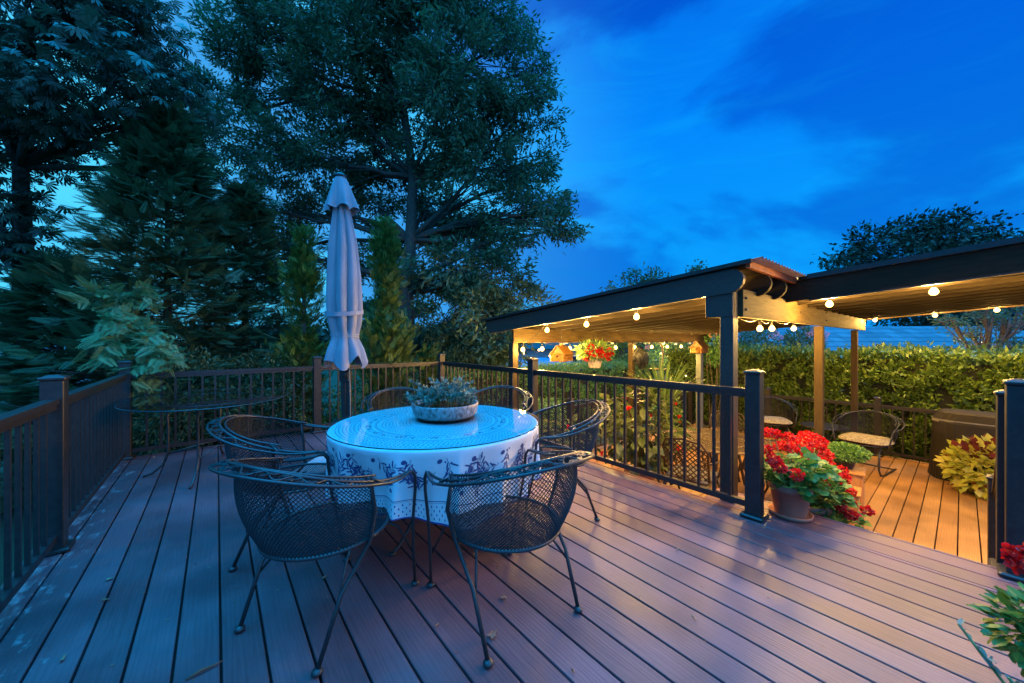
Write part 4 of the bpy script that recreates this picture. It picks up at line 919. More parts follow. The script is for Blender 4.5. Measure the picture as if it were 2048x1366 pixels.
# hedges
def hedge(label, u0, u1, v0, v1, z1, mt, n, L, W, zv=.12, face='u'):
    t = thing('hedge', label, 'hedge', (0, 0, 0), PHI)
    def top(a): return z1+zv*mnoise.noise(Vector((a*.9, 3.1, 0)))+.06*mnoise.noise(Vector((a*3.1, 7, 0)))
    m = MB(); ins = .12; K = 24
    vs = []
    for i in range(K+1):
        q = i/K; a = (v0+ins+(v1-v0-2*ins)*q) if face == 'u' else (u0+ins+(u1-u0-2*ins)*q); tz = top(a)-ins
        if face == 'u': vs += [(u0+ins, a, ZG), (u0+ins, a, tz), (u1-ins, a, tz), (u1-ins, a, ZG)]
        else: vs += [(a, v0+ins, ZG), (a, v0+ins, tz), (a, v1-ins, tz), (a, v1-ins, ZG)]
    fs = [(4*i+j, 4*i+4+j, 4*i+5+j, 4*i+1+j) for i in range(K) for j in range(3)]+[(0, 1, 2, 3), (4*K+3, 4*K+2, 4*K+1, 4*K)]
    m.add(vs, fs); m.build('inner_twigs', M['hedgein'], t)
    nf = int(n*.68); nt_ = n-nf
    if face == 'u': a = rng.uniform(v0, v1, n)
    else: a = rng.uniform(u0, u1, n)
    tz = np.array([top(x) for x in a]); z = ZG+.1+(tz-ZG-.1)*rng.random(n); dep = np.abs(rng.normal(size=n))*.06-.02
    bump = np.array([.15*mnoise.noise(Vector((x*2.2, y*2.6, 1)))+.05*mnoise.noise(Vector((x*6, y*6, 4))) for x, y in zip(a, z)])
    holes = np.array([mnoise.noise(Vector((x*3.1, y*3.7, 9))) for x, y in zip(a, z)]); dep = dep+np.clip(-holes-.12, 0, 1)*.32
    if face == 'u':
        pos = np.stack([u0+.06+dep-bump, a, z], 1); nr = np.tile([-1., 0, .35], (n, 1)); pos[nf:, 0] = rng.uniform(u0, u1, nt_); 
    else:
        pos = np.stack([a, v0+.06+dep-bump, z], 1); nr = np.tile([0, -1., .35], (n, 1)); pos[nf:, 1] = rng.uniform(v0, v1, nt_)
    pos[nf:, 2] = tz[nf:]-dep[nf:]+bump[nf:]*.9-.03+.13*rng.random(nt_)**5; nr[nf:] = (0, 0, 1.)
    dr = nr*.6+rng.normal(size=(n, 3))*.6+np.array([0, 0, .45]); nn = nr+rng.normal(size=(n, 3))*.5
    npmesh('foliage', leaves(pos, dr, L*rng.uniform(.6, 1.2, n), W*rng.uniform(.7, 1.2, n), nrm=nn, fold=.2), M[mt], t, rng.random(n)**1.3); return t
hedge('thick glossy leaved hedge behind the low railing lit yellow by the bulbs', 9.72, 11.3, -3.2, 5.2, 1.04, 'hedge', 46000, .115, .046, .16)
hedge('neatly clipped fine leaved green hedge beyond the left end of the pergola', 3.6, 11.5, 6.4, 7.5, .60, 'hedge2', 42000, .055, .028, .06, face='v')
# trees farther off
def simple_tree(name, label, px, Y, blobs, mt, L, W, sprays, per, sr, rtr=.15, group=None):
    b = [(P(x, y, Y+dz), r/F*Y) for x, y, r, dz in blobs]; x0 = (px-1024)/F*Y; top = max(p.z for p, r in b)
    tr = [(x0, Y, ZG), (x0+.05, Y, ZG+(top-ZG)*.35), (x0, Y+.1, ZG+(top-ZG)*.6), (x0+.05, Y, top)]
    return broadleaf(name, label, 'tree', tr, rtr, b, mt, L, W, sprays, per, sr, group=group)
simple_tree('garden_tree', 'small tree peeking over the middle of the pergola roof', 1300, 13, [(1240, 580, 28, 0), (1272, 552, 30, .3), (1308, 560, 30, 0), (1345, 572, 24, .4), (1388, 535, 13, 0), (1380, 560, 18, .2), (1290, 610, 45, 0), (1350, 620, 45, 0), (1220, 610, 30, .2)], 'oak', .16, .06, 60, 16, .12, .12, group='trees beyond the pergola')
simple_tree('garden_tree', 'large round crowned tree rising above the right pergola roof', 1850, 22, [(1700, 520, 40, 0), (1750, 490, 48, 0), (1810, 468, 50, 1), (1870, 462, 48, 0), (1930, 468, 48, 1), (1985, 490, 48, 0), (2025, 520, 45, 0), (1820, 540, 80, 0), (1920, 540, 85, 0), (1740, 560, 60, 1), (2040, 580, 60, 0), (1850, 620, 80, 0), (1950, 630, 80, 0)], 'far', .34, .16, 16, 22, .35, .3, group='trees beyond the pergola')
simple_tree('garden_tree', 'loose twiggy tree at the right above the hedge behind the bulbs', 1985, 7.6, [(1905, 640, 26, 0), (1940, 665, 28, .3), (1975, 625, 28, 0), (2020, 640, 32, 0), (2050, 690, 40, .3), (1920, 700, 24, -.2), (1985, 705, 38, 0), (1900, 720, 22, .2), (2040, 740, 40, 0), (2070, 610, 40, 0), (1960, 735, 34, 0)], 'oak', .075, .028, 210, 16, .07, .05, group='trees beyond the pergola')
simple_tree('garden_tree', 'dark leafy tree behind the log birdhouse beyond the far beam', 1220, 12.5, [(1215, 690, 30, 0), (1250, 700, 34, 0), (1235, 730, 40, 0), (1290, 700, 30, .3), (1330, 690, 35, .3), (1180, 700, 20, 0)], 'hedge2', .13, .06, 60, 18, .1, .1, group='trees beyond the pergola')
# far tree belt
def belt(label, x0, x1, Y, top, n):
    t = thing('tree_belt', label, 'trees', (0, Y, ZG)); xs = rng.uniform(x0, x1, n); h = np.array([top*(.8+.35*mnoise.noise(Vector((x*.12, Y, 0)))+.1*mnoise.noise(Vector((x*.6, Y, 3)))) for x in xs])
    z = h*rng.random(n)**.6; pos = np.stack([xs, rng.normal(size=n)*1.2, z], 1); L = Y*.016
    o = npmesh('foliage', leaves(pos, rng.normal(size=(n, 3)), L, L*.6), M['far'], t); t['kind'] = 'stuff'; return t
belt('dark band of distant trees beyond the neighbouring roofs', -30, 48, 34, 4.4, 26000)

# ================================================================== NEIGHBOURS
def uvquad(m, a, b, c, d): m.add([a, b, c, d], [(0, 1, 2, 3)])
def house(label, x0, x1, Y0, Y1, ze, zr, mt, name='neighbour_house', wins=()):
    t = thing(name, label, 'house', ((x0+x1)/2, (Y0+Y1)/2, ZG)); cx, cy = (x0+x1)/2, (Y0+Y1)/2; w = (x1-x0)/2; d = (Y1-Y0)/2; e = ze-ZG; r = zr-ZG
    m = MB(); m.box(-w+.3, w-.3, -d+.3, d-.3, 0, e-.02); m.build('wall', M['wallpale'], t)
    m = MB(); m.add([(-w, -d, e), (w, -d, e), (w-.4, 0, r), (-w+.4, 0, r), (-w, d, e), (w, d, e)], [(0, 1, 2, 3), (5, 4, 3, 2), (4, 0, 3), (1, 5, 2), (0, 4, 5, 1)])
    o = m.build('roof', M[mt], t); uv = o.data.uv_layers.new(name='UVMap')
    for l in o.data.loops:
        co = o.data.vertices[l.vertex_index].co; uv.data[l.index].uv = (co.x, math.hypot(co.y, co.z))
    for x, z in wins:
        m = MB(); m.box(x-.5, x+.5, -d+.25, -d+.29, z-.6, z+.6); f = m.build('window', M['cream'], t); m = MB(); m.box(x-.42, x+.42, -d+.235, -d+.249, z-.52, z+.52); m.build('pane', M['paneglass'], f)
    return t
house('low neighbouring house with a broad blue grey shingle roof beyond the hedge', 7.2, 22, 11.5, 20.5, .25, 1.95, 'shingle')
house('pale two storey house glimpsed beyond the far hedge left of the log birdhouse', -.2, 5.0, 24, 30, .8, 2.4, 'shingle', wins=((-1.2, .9), (.3, .9), (1.5, .9)))
house('pale house glimpsed low through the left evergreens', -27, -20, 17, 22, .6, 1.5, 'panel', wins=((-1.5, .8), (1.2, .8)))
def boat():
    t = thing('covered_boat', 'low boat under a blue cover beyond the far hedge', 'boat', (1.3, 15.5, ZG)); m = MB(); n = 12; vs = []
    for i in range(n+1):
        q = i/n; w = .95*math.sin(math.pi*min(1, .12+q*.7))**.7*(1-.8*max(0, q-.75)/.25); h = 1.0+.45*math.sin(math.pi*q)
        x = -2.3+4.6*q; vs += [(x, -w, .7), (x, -w*.6, h), (x, 0, h+.3), (x, w*.6, h), (x, w, .7)]
    m.add(vs, [(5*i+j, 5*i+5+j, 5*i+6+j, 5*i+1+j) for i in range(n) for j in range(4)], 0, 0, True); m.build('cover', M['tarp'], t)
    m = MB(); m.box(-2.2, 1.6, -.75, .75, .0, .69, 0, 0, .1); m.build('hull', M['wallpale'], t)
boat()
for px, y, lb in ((1722, 697, 'short wooden garden post left of its twin above the hedge'), (1760, 688, 'taller wooden garden post above the hedge in front of the blue roof')):
    p = P(px, y, 9.4); m = MB(); m.box(-.055, .055, -.055, .055, 0, p.z-ZG, 0, 0, .01); o = m.build('garden_post', M['timber'], loc=(p.x, p.y, ZG)); tag(o, lb, 'post', 'garden posts above the hedge')
# mauve flowering shrubs and ornamental grass behind the hedge
def flowering(name, label, px, py, Y, r, leafm, flm, nfl, n=3000, L=.09, hz=.6, group=None):
    c = P(px, py, Y); t = bush(name, label, c, (r, r*.7, r*hz+.2), leafm, n, L, L*.4, group); base = Vector((c.x, c.y, ZG)); C = []; Dn = []
    for k in range(nfl):
        d = Vector(sph(1)[0]); d.z = abs(d.z)*.8+.25; d.y = -abs(d.y); q = c-base+Vector((d.x*r, d.y*r*.7, d.z*(r*hz+.25))); m_ = 40
        s = sph(m_); C.append(np.array([*q])+s*.07*np.array([1, 1, .7])); Dn.append(s)
    C = np.concatenate(C); Dn = np.concatenate(Dn); npmesh('blossoms', leaves(C, Dn+rng.normal(size=C.shape)*.5, .035, .03), M[flm], t)
flowering('phlox', 'mauve flowering clump behind the hedge just right of the near post', 1510, 695, 10.2, .65, 'oak', 'purplefl', 12, group='flowering clumps behind the hedge')
flowering('phlox', 'mauve flowering clump behind the hedge left of the second post', 1605, 690, 10.4, .6, 'oak', 'purplefl', 9, group='flowering clumps behind the hedge')
flowering('hydrangea', 'tall pale pink hydrangea beside the birdhouse on its post', 1428, 690, 8.9, .34, 'hedge2', 'pinkfl', 16, 2000, .08, .9)
flowering('rose_bush', 'leafy shrub with small pink blooms under the tiny garden lights', 1345, 712, 11, .75, 'hedge2', 'pinkfl', 10, 4000, .08)
def grass(label, base, n, L, spread, mt, name='ornamental_grass', w=.012, cat='plant', z0=0., arch=.9, up=.9, tz=0):
    t = thing(name, label, cat, base); Q = []
    for i in range(n):
        a = random.uniform(0, 6.283); l = L*random.uniform(.6, 1.1); o = Vector((math.cos(a), math.sin(a), 0)); s = Vector((-o.y, o.x, 0)); sp = spread*random.uniform(.2, 1); p0 = o*.04+Vector((0, 0, tz)); K = 6; pv = None
        for k in range(K+1):
            q = k/K; p = p0+o*l*(sp*q+.25*sp*q*q)+Vector((0, 0, l*(up*q-arch*sp*q*q*.8))); ww = w*(1-q)**.6+.0008
            if pv: Q.append([pv[0]-s*pv[1], pv[0]+s*pv[1], p+s*ww, p-s*ww])
            pv = (p, ww)
    npmesh('blades', np.array([[[*v] for v in q] for q in Q]), M[mt], t, np.repeat(rng.random(n), 6)); return t
b = P(1668, 722, 9.9); grass('arching ornamental grass tuft behind the hedge between the two right posts', (b.x, b.y, ZG), 160, 2.5, .42, 'spike', w=.010, up=.95)

# ================================================================== LOWER DECK OBJECTS
def pot_mb(r, h, rim_=True):
    m = MB(); pr = [(r*.68, 0), (r*.70, .01), (r*.93, h*.80)]
    if rim_: pr += [(r*1.0, h*.80), (r*1.03, h*.86), (r*1.03, h*.99), (r*.98, h), (r*.90, h*.99), (r*.88, h*.9)]
    else: pr += [(r, h), (r*.95, h*1.0), (r*.9, h*.93)]
    m.lathe(pr, 32); return m
def ger_leaf():
    n = 9; T = []; pts = [(0, 0, 0)]
    for k in range(n+1):
        a = -2.5+5.0*k/n; r = .5*(1+.12*math.cos(k*math.pi)); pts.append((.5+r*math.cos(a), r*math.sin(a), .10*abs(math.sin(a))+.03*math.cos(k*math.pi)))
    for k in range(0, n, 1): T.append([pts[0] if False else (.35, 0, 0), pts[k+1], pts[k+2], (.36, 0, 0.001)])
    return np.array(T)
GL = ger_leaf()
def geranium(label, base, z, pr, ph, heads, fol, nleaf, saucer=True, name='geranium_pot', flm='red', mt='terra', group='potted red geraniums', pot=True, hr=.038, lf=.066):
    """heads: offsets from base; fol: (offset, radii)"""
    t = thing(name, label, 'potted plant', (base.x, base.y, z), 0, group)
    if pot:
        pot_mb(pr, ph).build('pot', M[mt], t)
        m = MB(); m.lathe([(.001, ph*.9), (pr*.89, ph*.89)], 24); m.build('soil', M['soil'], t)
        if saucer: m = MB(); m.lathe([(pr*.78, -.0), (pr*.95, .006), (pr*1.0, .03), (pr*.96, .032), (pr*.9, .012)], 32); m.build('saucer', M[mt], t)
    C = []; Dn = []; Nn = []; st = MB()
    for off, rad, frac in fol:
        k = int(nleaf*frac); d = sph(k); rr = rng.random((k, 1))**.35; p = np.array(off)+d*rr*np.array(rad); C.append(p); Dn.append(d*np.array([1, 1, .3])+rng.normal(size=(k, 3))*.35); Nn.append(np.array([0, 0, 1.])+d*.7+rng.normal(size=(k, 3))*.3)
        for j in range(0, k, 5): st.tube([(off[0]*.2, off[1]*.2, ph*.85), tuple((p[j]+np.array([off[0]*.4, off[1]*.4, ph]))*.5+np.array([0, 0, .01])), tuple(p[j])], .003, 4)
    C = np.concatenate(C); Dn = np.concatenate(Dn); Nn = np.concatenate(Nn); V = instances(GL, C, Dn, Nn, lf*rng.uniform(.6, 1.2, len(C)))
    npmesh('foliage', V, M['ger'], t, np.repeat(rng.random(len(C)), len(GL)))
    for h in heads:
        h = Vector(h); st.tube([(h.x*.25, h.y*.25, ph*.9), (h.x*.7, h.y*.7, (ph+h.z)*.5), h], .0028, 4)
    st.build('stem', M['stem'], t)
    for h in heads:
        k = 90; s = sph(k); p = np.array([*h])+s*hr*np.array([1, 1, .75])*rng.uniform(.55, 1.05, (k, 1)); V = leaves(p, s+rng.normal(size=(k, 3))*1.0, hr*.62, hr*.55, fold=.1); npmesh('flower_head', V, M[flm], t)
    return t
def hv(base, z, L):      # heads given as (px,py,Y) -> offset
    o = Vector((base.x, base.y, z)); return [P(*q)-o for q in L]
b1 = D(3.29, .80)
geranium('terracotta pot of red geraniums on the deck edge beside the railing post', b1, .0, .135, .24,
    hv(b1, 0, [(1547, 918, 2.45), (1560, 935, 2.42), (1552, 925, 2.6), (1535, 865, 3.0), (1549, 868, 2.75), (1575, 874, 2.85), (1594, 950, 2.5), (1534, 900, 2.7), (1560, 893, 2.85), (1575, 890, 2.9), (1590, 885, 3.0), (1600, 905, 2.85), (1612, 899, 2.9), (1585, 900, 2.8)]),
    [((.0, .0, .33), (.17, .16, .10), .5), ((.12, .02, .30), (.16, .14, .14), .3), ((-.02, -.1, .26), (.16, .08, .08), .2)], 330)
b2 = D(3.60, .74)
geranium('second terracotta pot of red geraniums standing a step lower', b2, -.2, .12, .23,
    hv(b2, -.2, [(1605, 873, 3.1), (1622, 880, 3.1), (1638, 893, 3.1), (1648, 905, 3.05), (1630, 875, 3.2), (1645, 885, 3.2), (1615, 885, 3.0), (1650, 925, 3.0), (1632, 918, 2.95), (1640, 935, 3.0), (1618, 870, 3.25), (1655, 912, 3.15)]),
    [((.0, .0, .42), (.17, .15, .13), .5), ((.08, -.06, .28), (.16, .12, .16), .5)], 300)
b3 = D(3.92, .70)
geranium('third pot of red geraniums spilling lowest over the steps by the cedar box', b3, -.4, .12, .22,
    hv(b3, -.4, [(1660, 930, 3.1), (1668, 940, 3.1), (1678, 950, 3.05), (1655, 945, 3.0), (1690, 955, 3.0), (1684, 940, 3.15), (1692, 972, 3.0), (1676, 978, 2.85), (1644, 965, 2.75), (1642, 981, 2.72), (1702, 984, 2.9), (1686, 1020, 2.65), (1704, 1030, 2.6), (1735, 1021, 2.65), (1700, 1003, 2.75)]),
    [((.0, .0, .34), (.15, .15, .12), .5), ((.03, -.12, .22), (.13, .10, .17), .5)], 230, hr=.036)
# cedar boxes
def cedar(label, u, v, z, w, h, lid=False, group='cedar stands beside the steps'):
    t = thing('cedar_stand', label, 'plant stand', D(u, v, z), PHI+.1, group); m = MB(); k = 3
    m.box(-w, w, -w, -w+.02, 0, h, 0, 0, .002); m.box(-w, w, w-.02, w, 0, h, 0, 0, .002); m.box(-w, -w+.02, -w+.021, w-.021, 0, h, 0, 0, .002); m.box(w-.02, w, -w+.021, w-.021, 0, h, 0, 0, .002); m.build('side_board', M['crate'], t)
    m = MB(); m.box(-w-.015, w+.015, -w-.015, w+.015, h+.001, h+.022, 0, 0, .004); m.build('top_board', M['crate'], t)
cedar('cedar box behind the trailing red geraniums', 4.98, .78, ZL, .13, .56); cedar('taller cedar stand holding the clipped potted shrub', 5.50, .84, ZL, .16, .64)
c = D(5.50, .84, ZL+.662); t = thing('potted_shrub', 'small clipped green shrub in a black tub on the cedar stand', 'potted plant', c)
m = pot_mb(.11, .12, False); m.build('pot', M['black'], t); n = 2600; d = sph(n); npmesh('foliage', leaves(np.array([0, 0, .17])+d*rng.random((n, 1))**.3*np.array([.22, .2, .085]), d+rng.normal(size=(n, 3))*.6, .035, .016), M['hedge2'], t)
# round iron side table
t = thing('iron_side_table', 'small dark round mesh table between the two cushioned chairs', 'table', D(8.75, 1.62, ZL)); m = MB(); m.lathe([(.001, .50), (.34, .50), (.35, .51), (.35, .52), (.34, .524), (.001, .524)], 36); m.build('tabletop', M['iron'], t)
for k in range(3): a = k*2.094+.4; m = MB(); m.tube([(.28*math.cos(a), .28*math.sin(a), .5), (.12*math.cos(a), .12*math.sin(a), .25), (.26*math.cos(a), .26*math.sin(a), .01)], .010, 6); m.build('leg', M['iron'], t)
# covered grill
def grill():
    t = thing('covered_grill', 'barbecue grill under a fitted dark olive cover at the right of the lower deck', 'grill', D(8.80, -.48, ZL), PHI)
    m = MB(); n = 10; vs = []; lv = [(0, 1.02), (.25, 1.0), (.6, .97), (.86, .95), (.90, .93), (1.00, .78), (1.02, .70)]; pl = []
    W, Dp = .36, .80; K = 48
    for z, s in lv:
        for k in range(K):
            a = 2*math.pi*k/K; c, s_ = math.cos(a), math.sin(a); x = W*math.copysign(abs(c)**.48, c); y = Dp*math.copysign(abs(s_)**.48, s_)
            wv = 1+.02*math.sin(a*9+z*3)*(1.0-z)+.012*math.sin(a*17+z*9); vs.append((x*(s if z > .88 else 1)*wv, y*(1-(1-s)*.5)*wv, z))
    L = len(lv); m.add(vs, [(i*K+k, i*K+(k+1) % K, (i+1)*K+(k+1) % K, (i+1)*K+k) for i in range(L-1) for k in range(K)]+[tuple((L-1)*K+k for k in range(K))], 0, 0, False); m.build('cover', M['cover'], t)
    m = MB(); vs2 = []
    for z, o in ((.865, 1.012), (.905, 1.0)):
        for k in range(K): v = vs[4*K+k]; vs2.append((v[0]*(1.035 if z < .88 else 1.015), v[1]*(1.02 if z < .88 else 1.008), z))
    m.add(vs2, [(k, (k+1) % K, K+(k+1) % K, K+k) for k in range(K)]); m.build('trim_band', M['covertop'], t)
grill()
# coleus pot
c = D(8.0, -.22, ZL); t = thing('coleus_pot', 'bushy yellow and maroon coleus in front of the covered grill', 'potted plant', c); pot_mb(.15, .20).build('pot', M['terra'], t)
n = 900; d = sph(n); p = np.array([0, 0, .38])+d*rng.random((n, 1))**.3*np.array([.37, .40, .36]); V = leaves(p, d+rng.normal(size=(n, 3))*.4, .12, .08, nrm=np.array([0, 0, 1.])+d*.6+rng.normal(size=(n, 3))*.3, fold=.12); dk = (((d[:, 2] > .55) & (rng.random(n) < .45)) | (rng.random(n) < .03)).astype(int); npmesh('foliage', V, [M['coleus'], M['colred']], t, mi=dk)
# lattice patio set
def lattice_fill(m, inside, x0, x1, y0, y1, sp, w, mapf, th=.008):
    n = int((x1-x0+y1-y0)/sp)
    for sg in (1, -1):
        k = -n
        while k < n:
            run = []; K = 60; o = k*sp
            for i in range(K+1):
                x = x0+(x1-x0)*i/K; y = sg*(x-(x0+x1)/2)+(y0+y1)/2+o
                ok = y0 <= y <= y1 and inside(x, y)
                if ok: run.append((x, y))
                if (not ok or i == K) and len(run) > 1: m.obox(mapf(*run[0]), mapf(*run[-1]), w, th, up=Vector(mapf.up)); run = []
                elif not ok: run = []
            k += 1
class MapF:
    def __init__(s, f, up): s.f = f; s.up = up
    def __call__(s, x, y): return Vector(s.f(x, y))
def patio_table():
    t = thing('patio_table', 'round cast metal patio table with an openwork lattice top on the lower deck', 'table', D(5.35, 2.20, ZL), PHI)
    m = MB(); r = .66; lattice_fill(m, lambda x, y: x*x+y*y < (r-.03)**2, -r, r, -r, r, .058, .014, MapF(lambda x, y: (x, y, .715), (0, 0, 1)), .010)
    N = 64
    for rr in (r, r-.045, r*.62, r*.2): m.tube([(rr*math.cos(2*math.pi*k/N), rr*math.sin(2*math.pi*k/N), .716) for k in range(N)], .012, 6, closed=True)
    m.build('tabletop', M['bronzel'], t)
    for k in range(4):
        a = k*math.pi/2+.5; c, s = math.cos(a), math.sin(a); m = MB(); m.tube([(c*q, s*q, z) for q, z in ((.45, .71), (.46, .55), (.36, .35), (.40, .15), (.50, .03), (.53, .02))], [.03, .028, .022, .018, .02, .022], 8); m.build('leg', M['bronze'], t)
patio_table()
def lattice_chair():
    t = thing('lattice_chair', '', 'chair', group='lattice back chairs at the patio table')
    m = MB(); w = .25; H0, H1 = .46, .95
    outline = [(-w, H0), (-w*1.02, .80), (-w*.8, .91), (0, H1), (w*.8, .91), (w*1.02, .80), (w, H0)]
    bk = lambda x, z: (x, -.24-(z-.44)*.22+.10*(x/w)**2*.6, z)
    m.tube([bk(x, z) for x, z in outline], .014, 8); lattice_fill(m, lambda x, z: z < H1-.02-.12*(abs(x)/w)**2.2, -w, w, H0, H1, .062, .012, MapF(bk, (0, 1, 0.2)), .008); m.tube([bk(-w, H0), bk(0, H0-.01), bk(w, H0)], .012, 6); m.build('backrest', M['bronze'], t)
    m = MB(); m.box(-.25, .25, -.24, .25, .40, .425, 0, 0, .01); m.build('seat', M['bronze'], t); m = MB(); m.box(-.24, .24, -.23, .24, .427, .475, 0, 0, .018); m.build('seat_pad', M['pad'], t)
    for sx in (-1, 1):
        m = MB(); m.tube([bk(sx*w, .68), (sx*.29, -.05, .66), (sx*.30, .18, .655), (sx*.29, .24, .62), (sx*.26, .21, .50), (sx*.25, .20, .42)], .013, 7); m.build('arm', M['bronze'], t)
        for y, dy in ((.20, .06), (-.20, -.08)):
            m = MB(); m.tube([(sx*.23, y, .40), (sx*.26, y+dy*.3, .28), (sx*.22, y+dy*.2, .14), (sx*.25, y+dy*1.1, .02)], [.024, .02, .014, .016], 7); m.build('leg', M['bronze'], t)
    return t
lc = lattice_chair()
for i, (du, dv, lb) in enumerate(((.15, -.82, 'lattice back patio chair with its back to the near railing post'), (-.80, -.1, 'lattice back patio chair turned away beside the upper deck railing'), (-.35, .82, 'lattice back patio chair half hidden by the big leaved plant'), (.82, .15, 'lattice back patio chair on the hedge side of the patio table'))):
    o = lc if i == 0 else copy_tree(lc); o.location = D(5.35+du, 2.20+dv, ZL); o.rotation_euler = (0, 0, PHI+math.atan2(du, -dv)); o['label'] = lb
# big leaved tropical
def bigplant(label, u, v, cz, rad, n, L, mt, name='hibiscus_pot', pot=.2, flowers=6):
    b = D(u, v, ZL); t = thing(name, label, 'potted plant', b); pot_mb(pot, .34).build('pot', M['terra'], t)
    cc = np.array([0, 0, cz-ZL]); d = sph(n); p = cc+d*rng.random((n, 1))**.4*np.array(rad); st = MB()
    T = []; 
    for sg in (1, -1): T += [[(0, 0, 0), (.25, sg*.30, .06), (.60, sg*.30, .03), (.62, 0, -.03)], [(.62, 0, -.03), (.60, sg*.30, .03), (.85, sg*.14, -.05), (1, 0, -.14)]]
    T = np.array(T); V = instances(T, p, d*np.array([1, 1, .4])+rng.normal(size=(n, 3))*.3+np.array([0, 0, -.25]), np.array([0, 0, 1.])+d*.6+rng.normal(size=(n, 3))*.3, L*rng.uniform(.55, 1.2, n)); npmesh('foliage', V, M[mt], t, np.repeat(rng.random(n), len(T)))
    for j in range(0, n, 6): st.tube([(0, 0, .3), tuple(p[j]*np.array([.35, .35, .6])+np.array([0, 0, .1])), tuple(p[j])], .005, 4)
    st.build('stem', M['stem'], t)
    for k in range(flowers):
        q = cc+unit(rng.normal(size=(1, 3)))[0]*np.array(rad)*1.02; s = sph(14); npmesh('flower', leaves(np.repeat([q], 14, 0), s, .05, .04), M['red'], t)
bigplant('large leaved hibiscus in a pot seen through the railing left of the patio table', 4.45, 2.75, .10, (.62, .5, .55), 400, .16, 'hib')
bigplant('bright leafy pot with red blooms beyond the patio table by the lower railing', 7.0, 3.75, -.10, (.3, .3, .38), 300, .10, 'ger', name='flower_pot', pot=.17, flowers=9)
bigplant('broad leafy pot near the end of the upper deck behind the railing', 3.95, 3.65, -.25, (.45, .4, .42), 300, .13, 'hib', name='leafy_pot', flowers=2)
b = D(5.73, 3.10, ZL); t = grass('spiky bright green dracaena fountaining above the railing', b, 120, 1.0, .85, 'spike', name='dracaena_pot', w=.015, cat='potted plant', tz=1.0, up=.95, arch=.7)
pot_mb(.16, .36).build('pot', M['terra'], t); m = MB(); m.tube([(0, 0, .3), (.02, 0, .7), (0, 0, .97)], .03, 8); m.build('stem', M['bark'], t)
# log birdhouse hanging from the far beam
def birdhouse(label, p, s, hang=True, log=True):
    t = thing('birdhouse', label, 'birdhouse', p, -.62 if hang else -.9, 'wooden birdhouses'); w, d, h = .125*s, .17*s, .17*s; m = MB()
    m.box(-w+.01, w-.01, -d+.01, d-.01, 0, h)
    k = 6
    for i in range(k):
        z = h*(i+.5)/k
        for sg in (-1, 1): m.tube([(-w-.02, sg*d, z), (w+.02, sg*d, z)], h/k*.55, 6); m.tube([(sg*w, -d-.02, z), (sg*w, d+.02, z)], h/k*.55, 6)
    m.add([(-w, -d, h), (w, -d, h), (0, -d, h+w*1.05)], [(0, 1, 2)]); m.add([(-w, d, h), (w, d, h), (0, d, h+w*1.05)], [(2, 1, 0)]); m.build('log_wall', M['log'], t)
    m = MB()
    for sg in (-1, 1): m.obox((sg*w*1.35, 0, h-.30*w), (0, 0, h+w*1.12), 2*d*1.22, .014, up=Vector((0, 0, 1)))
    m.build('roof', M['log'], t)
    m = MB(); m.ball((0, -d-.012, h*.62), .022*s, 8, 0, 1); m.build('entrance', M['black'], t)
    if hang:
        m = MB(); m.box(-.02, .02, -.02, .02, h+w*.8, h+w*1.5); m.build('chimney', M['log'], t); m = MB(); m.tube([(0, 0, h+w*1.4), (0, 0, roofz(3.7)-.02-p.z)], .003, 5); m.build('hanging_wire', M['black'], t)
birdhouse('orange log cabin birdhouse hanging near the left end of the pergola', D(3.93, 3.70, .99), .74)
q = P(1399, 706, 7.9); birdhouse('small wooden birdhouse on top of the grey green post', Vector((q.x, q.y, q.z)), .82, hang=False)
m = MB(); m.box(-.055, .055, -.055, .055, 0, q.z-.002-ZL, 0, 0, .006); o = m.build('birdhouse_post', M['plasticgrey'], loc=(q.x, q.y, ZL), rot=(0, 0, PHI)); tag(o, 'grey green square post carrying the small wooden birdhouse', 'post')
# hanging basket
def basket():
    p = D(4.72, 3.72, .86); t = thing('hanging_basket', 'cream hanging pot of red and orange blooms under the far beam', 'hanging basket', p); pot_mb(.13, .17, False).build('pot', M['cream'], t)
    m = MB()
    for k in range(3): a = k*2.09; m.tube([(.12*math.cos(a), .12*math.sin(a), .16), (0, 0, .56)], .003, 4)
    m.build('hanger', M['iron'], t)
    n = 420; d = sph(n); pp = np.array([0, 0, .27])+d*rng.random((n, 1))**.4*np.array([.29, .27, .13]); npmesh('foliage', leaves(pp, d+rng.normal(size=(n, 3))*.4, .10, .035), M['spike'], t)
    for k in range(9):
        a = k*.7; h = np.array([.27*math.cos(a)*random.uniform(.5, 1), -abs(.24*math.sin(a)), .24+random.uniform(-.07, .10)]); s = sph(50); npmesh('flower_head', leaves(h+s*.045, s+rng.normal(size=(50, 3)), .04, .03), M['red'], t)
basket()
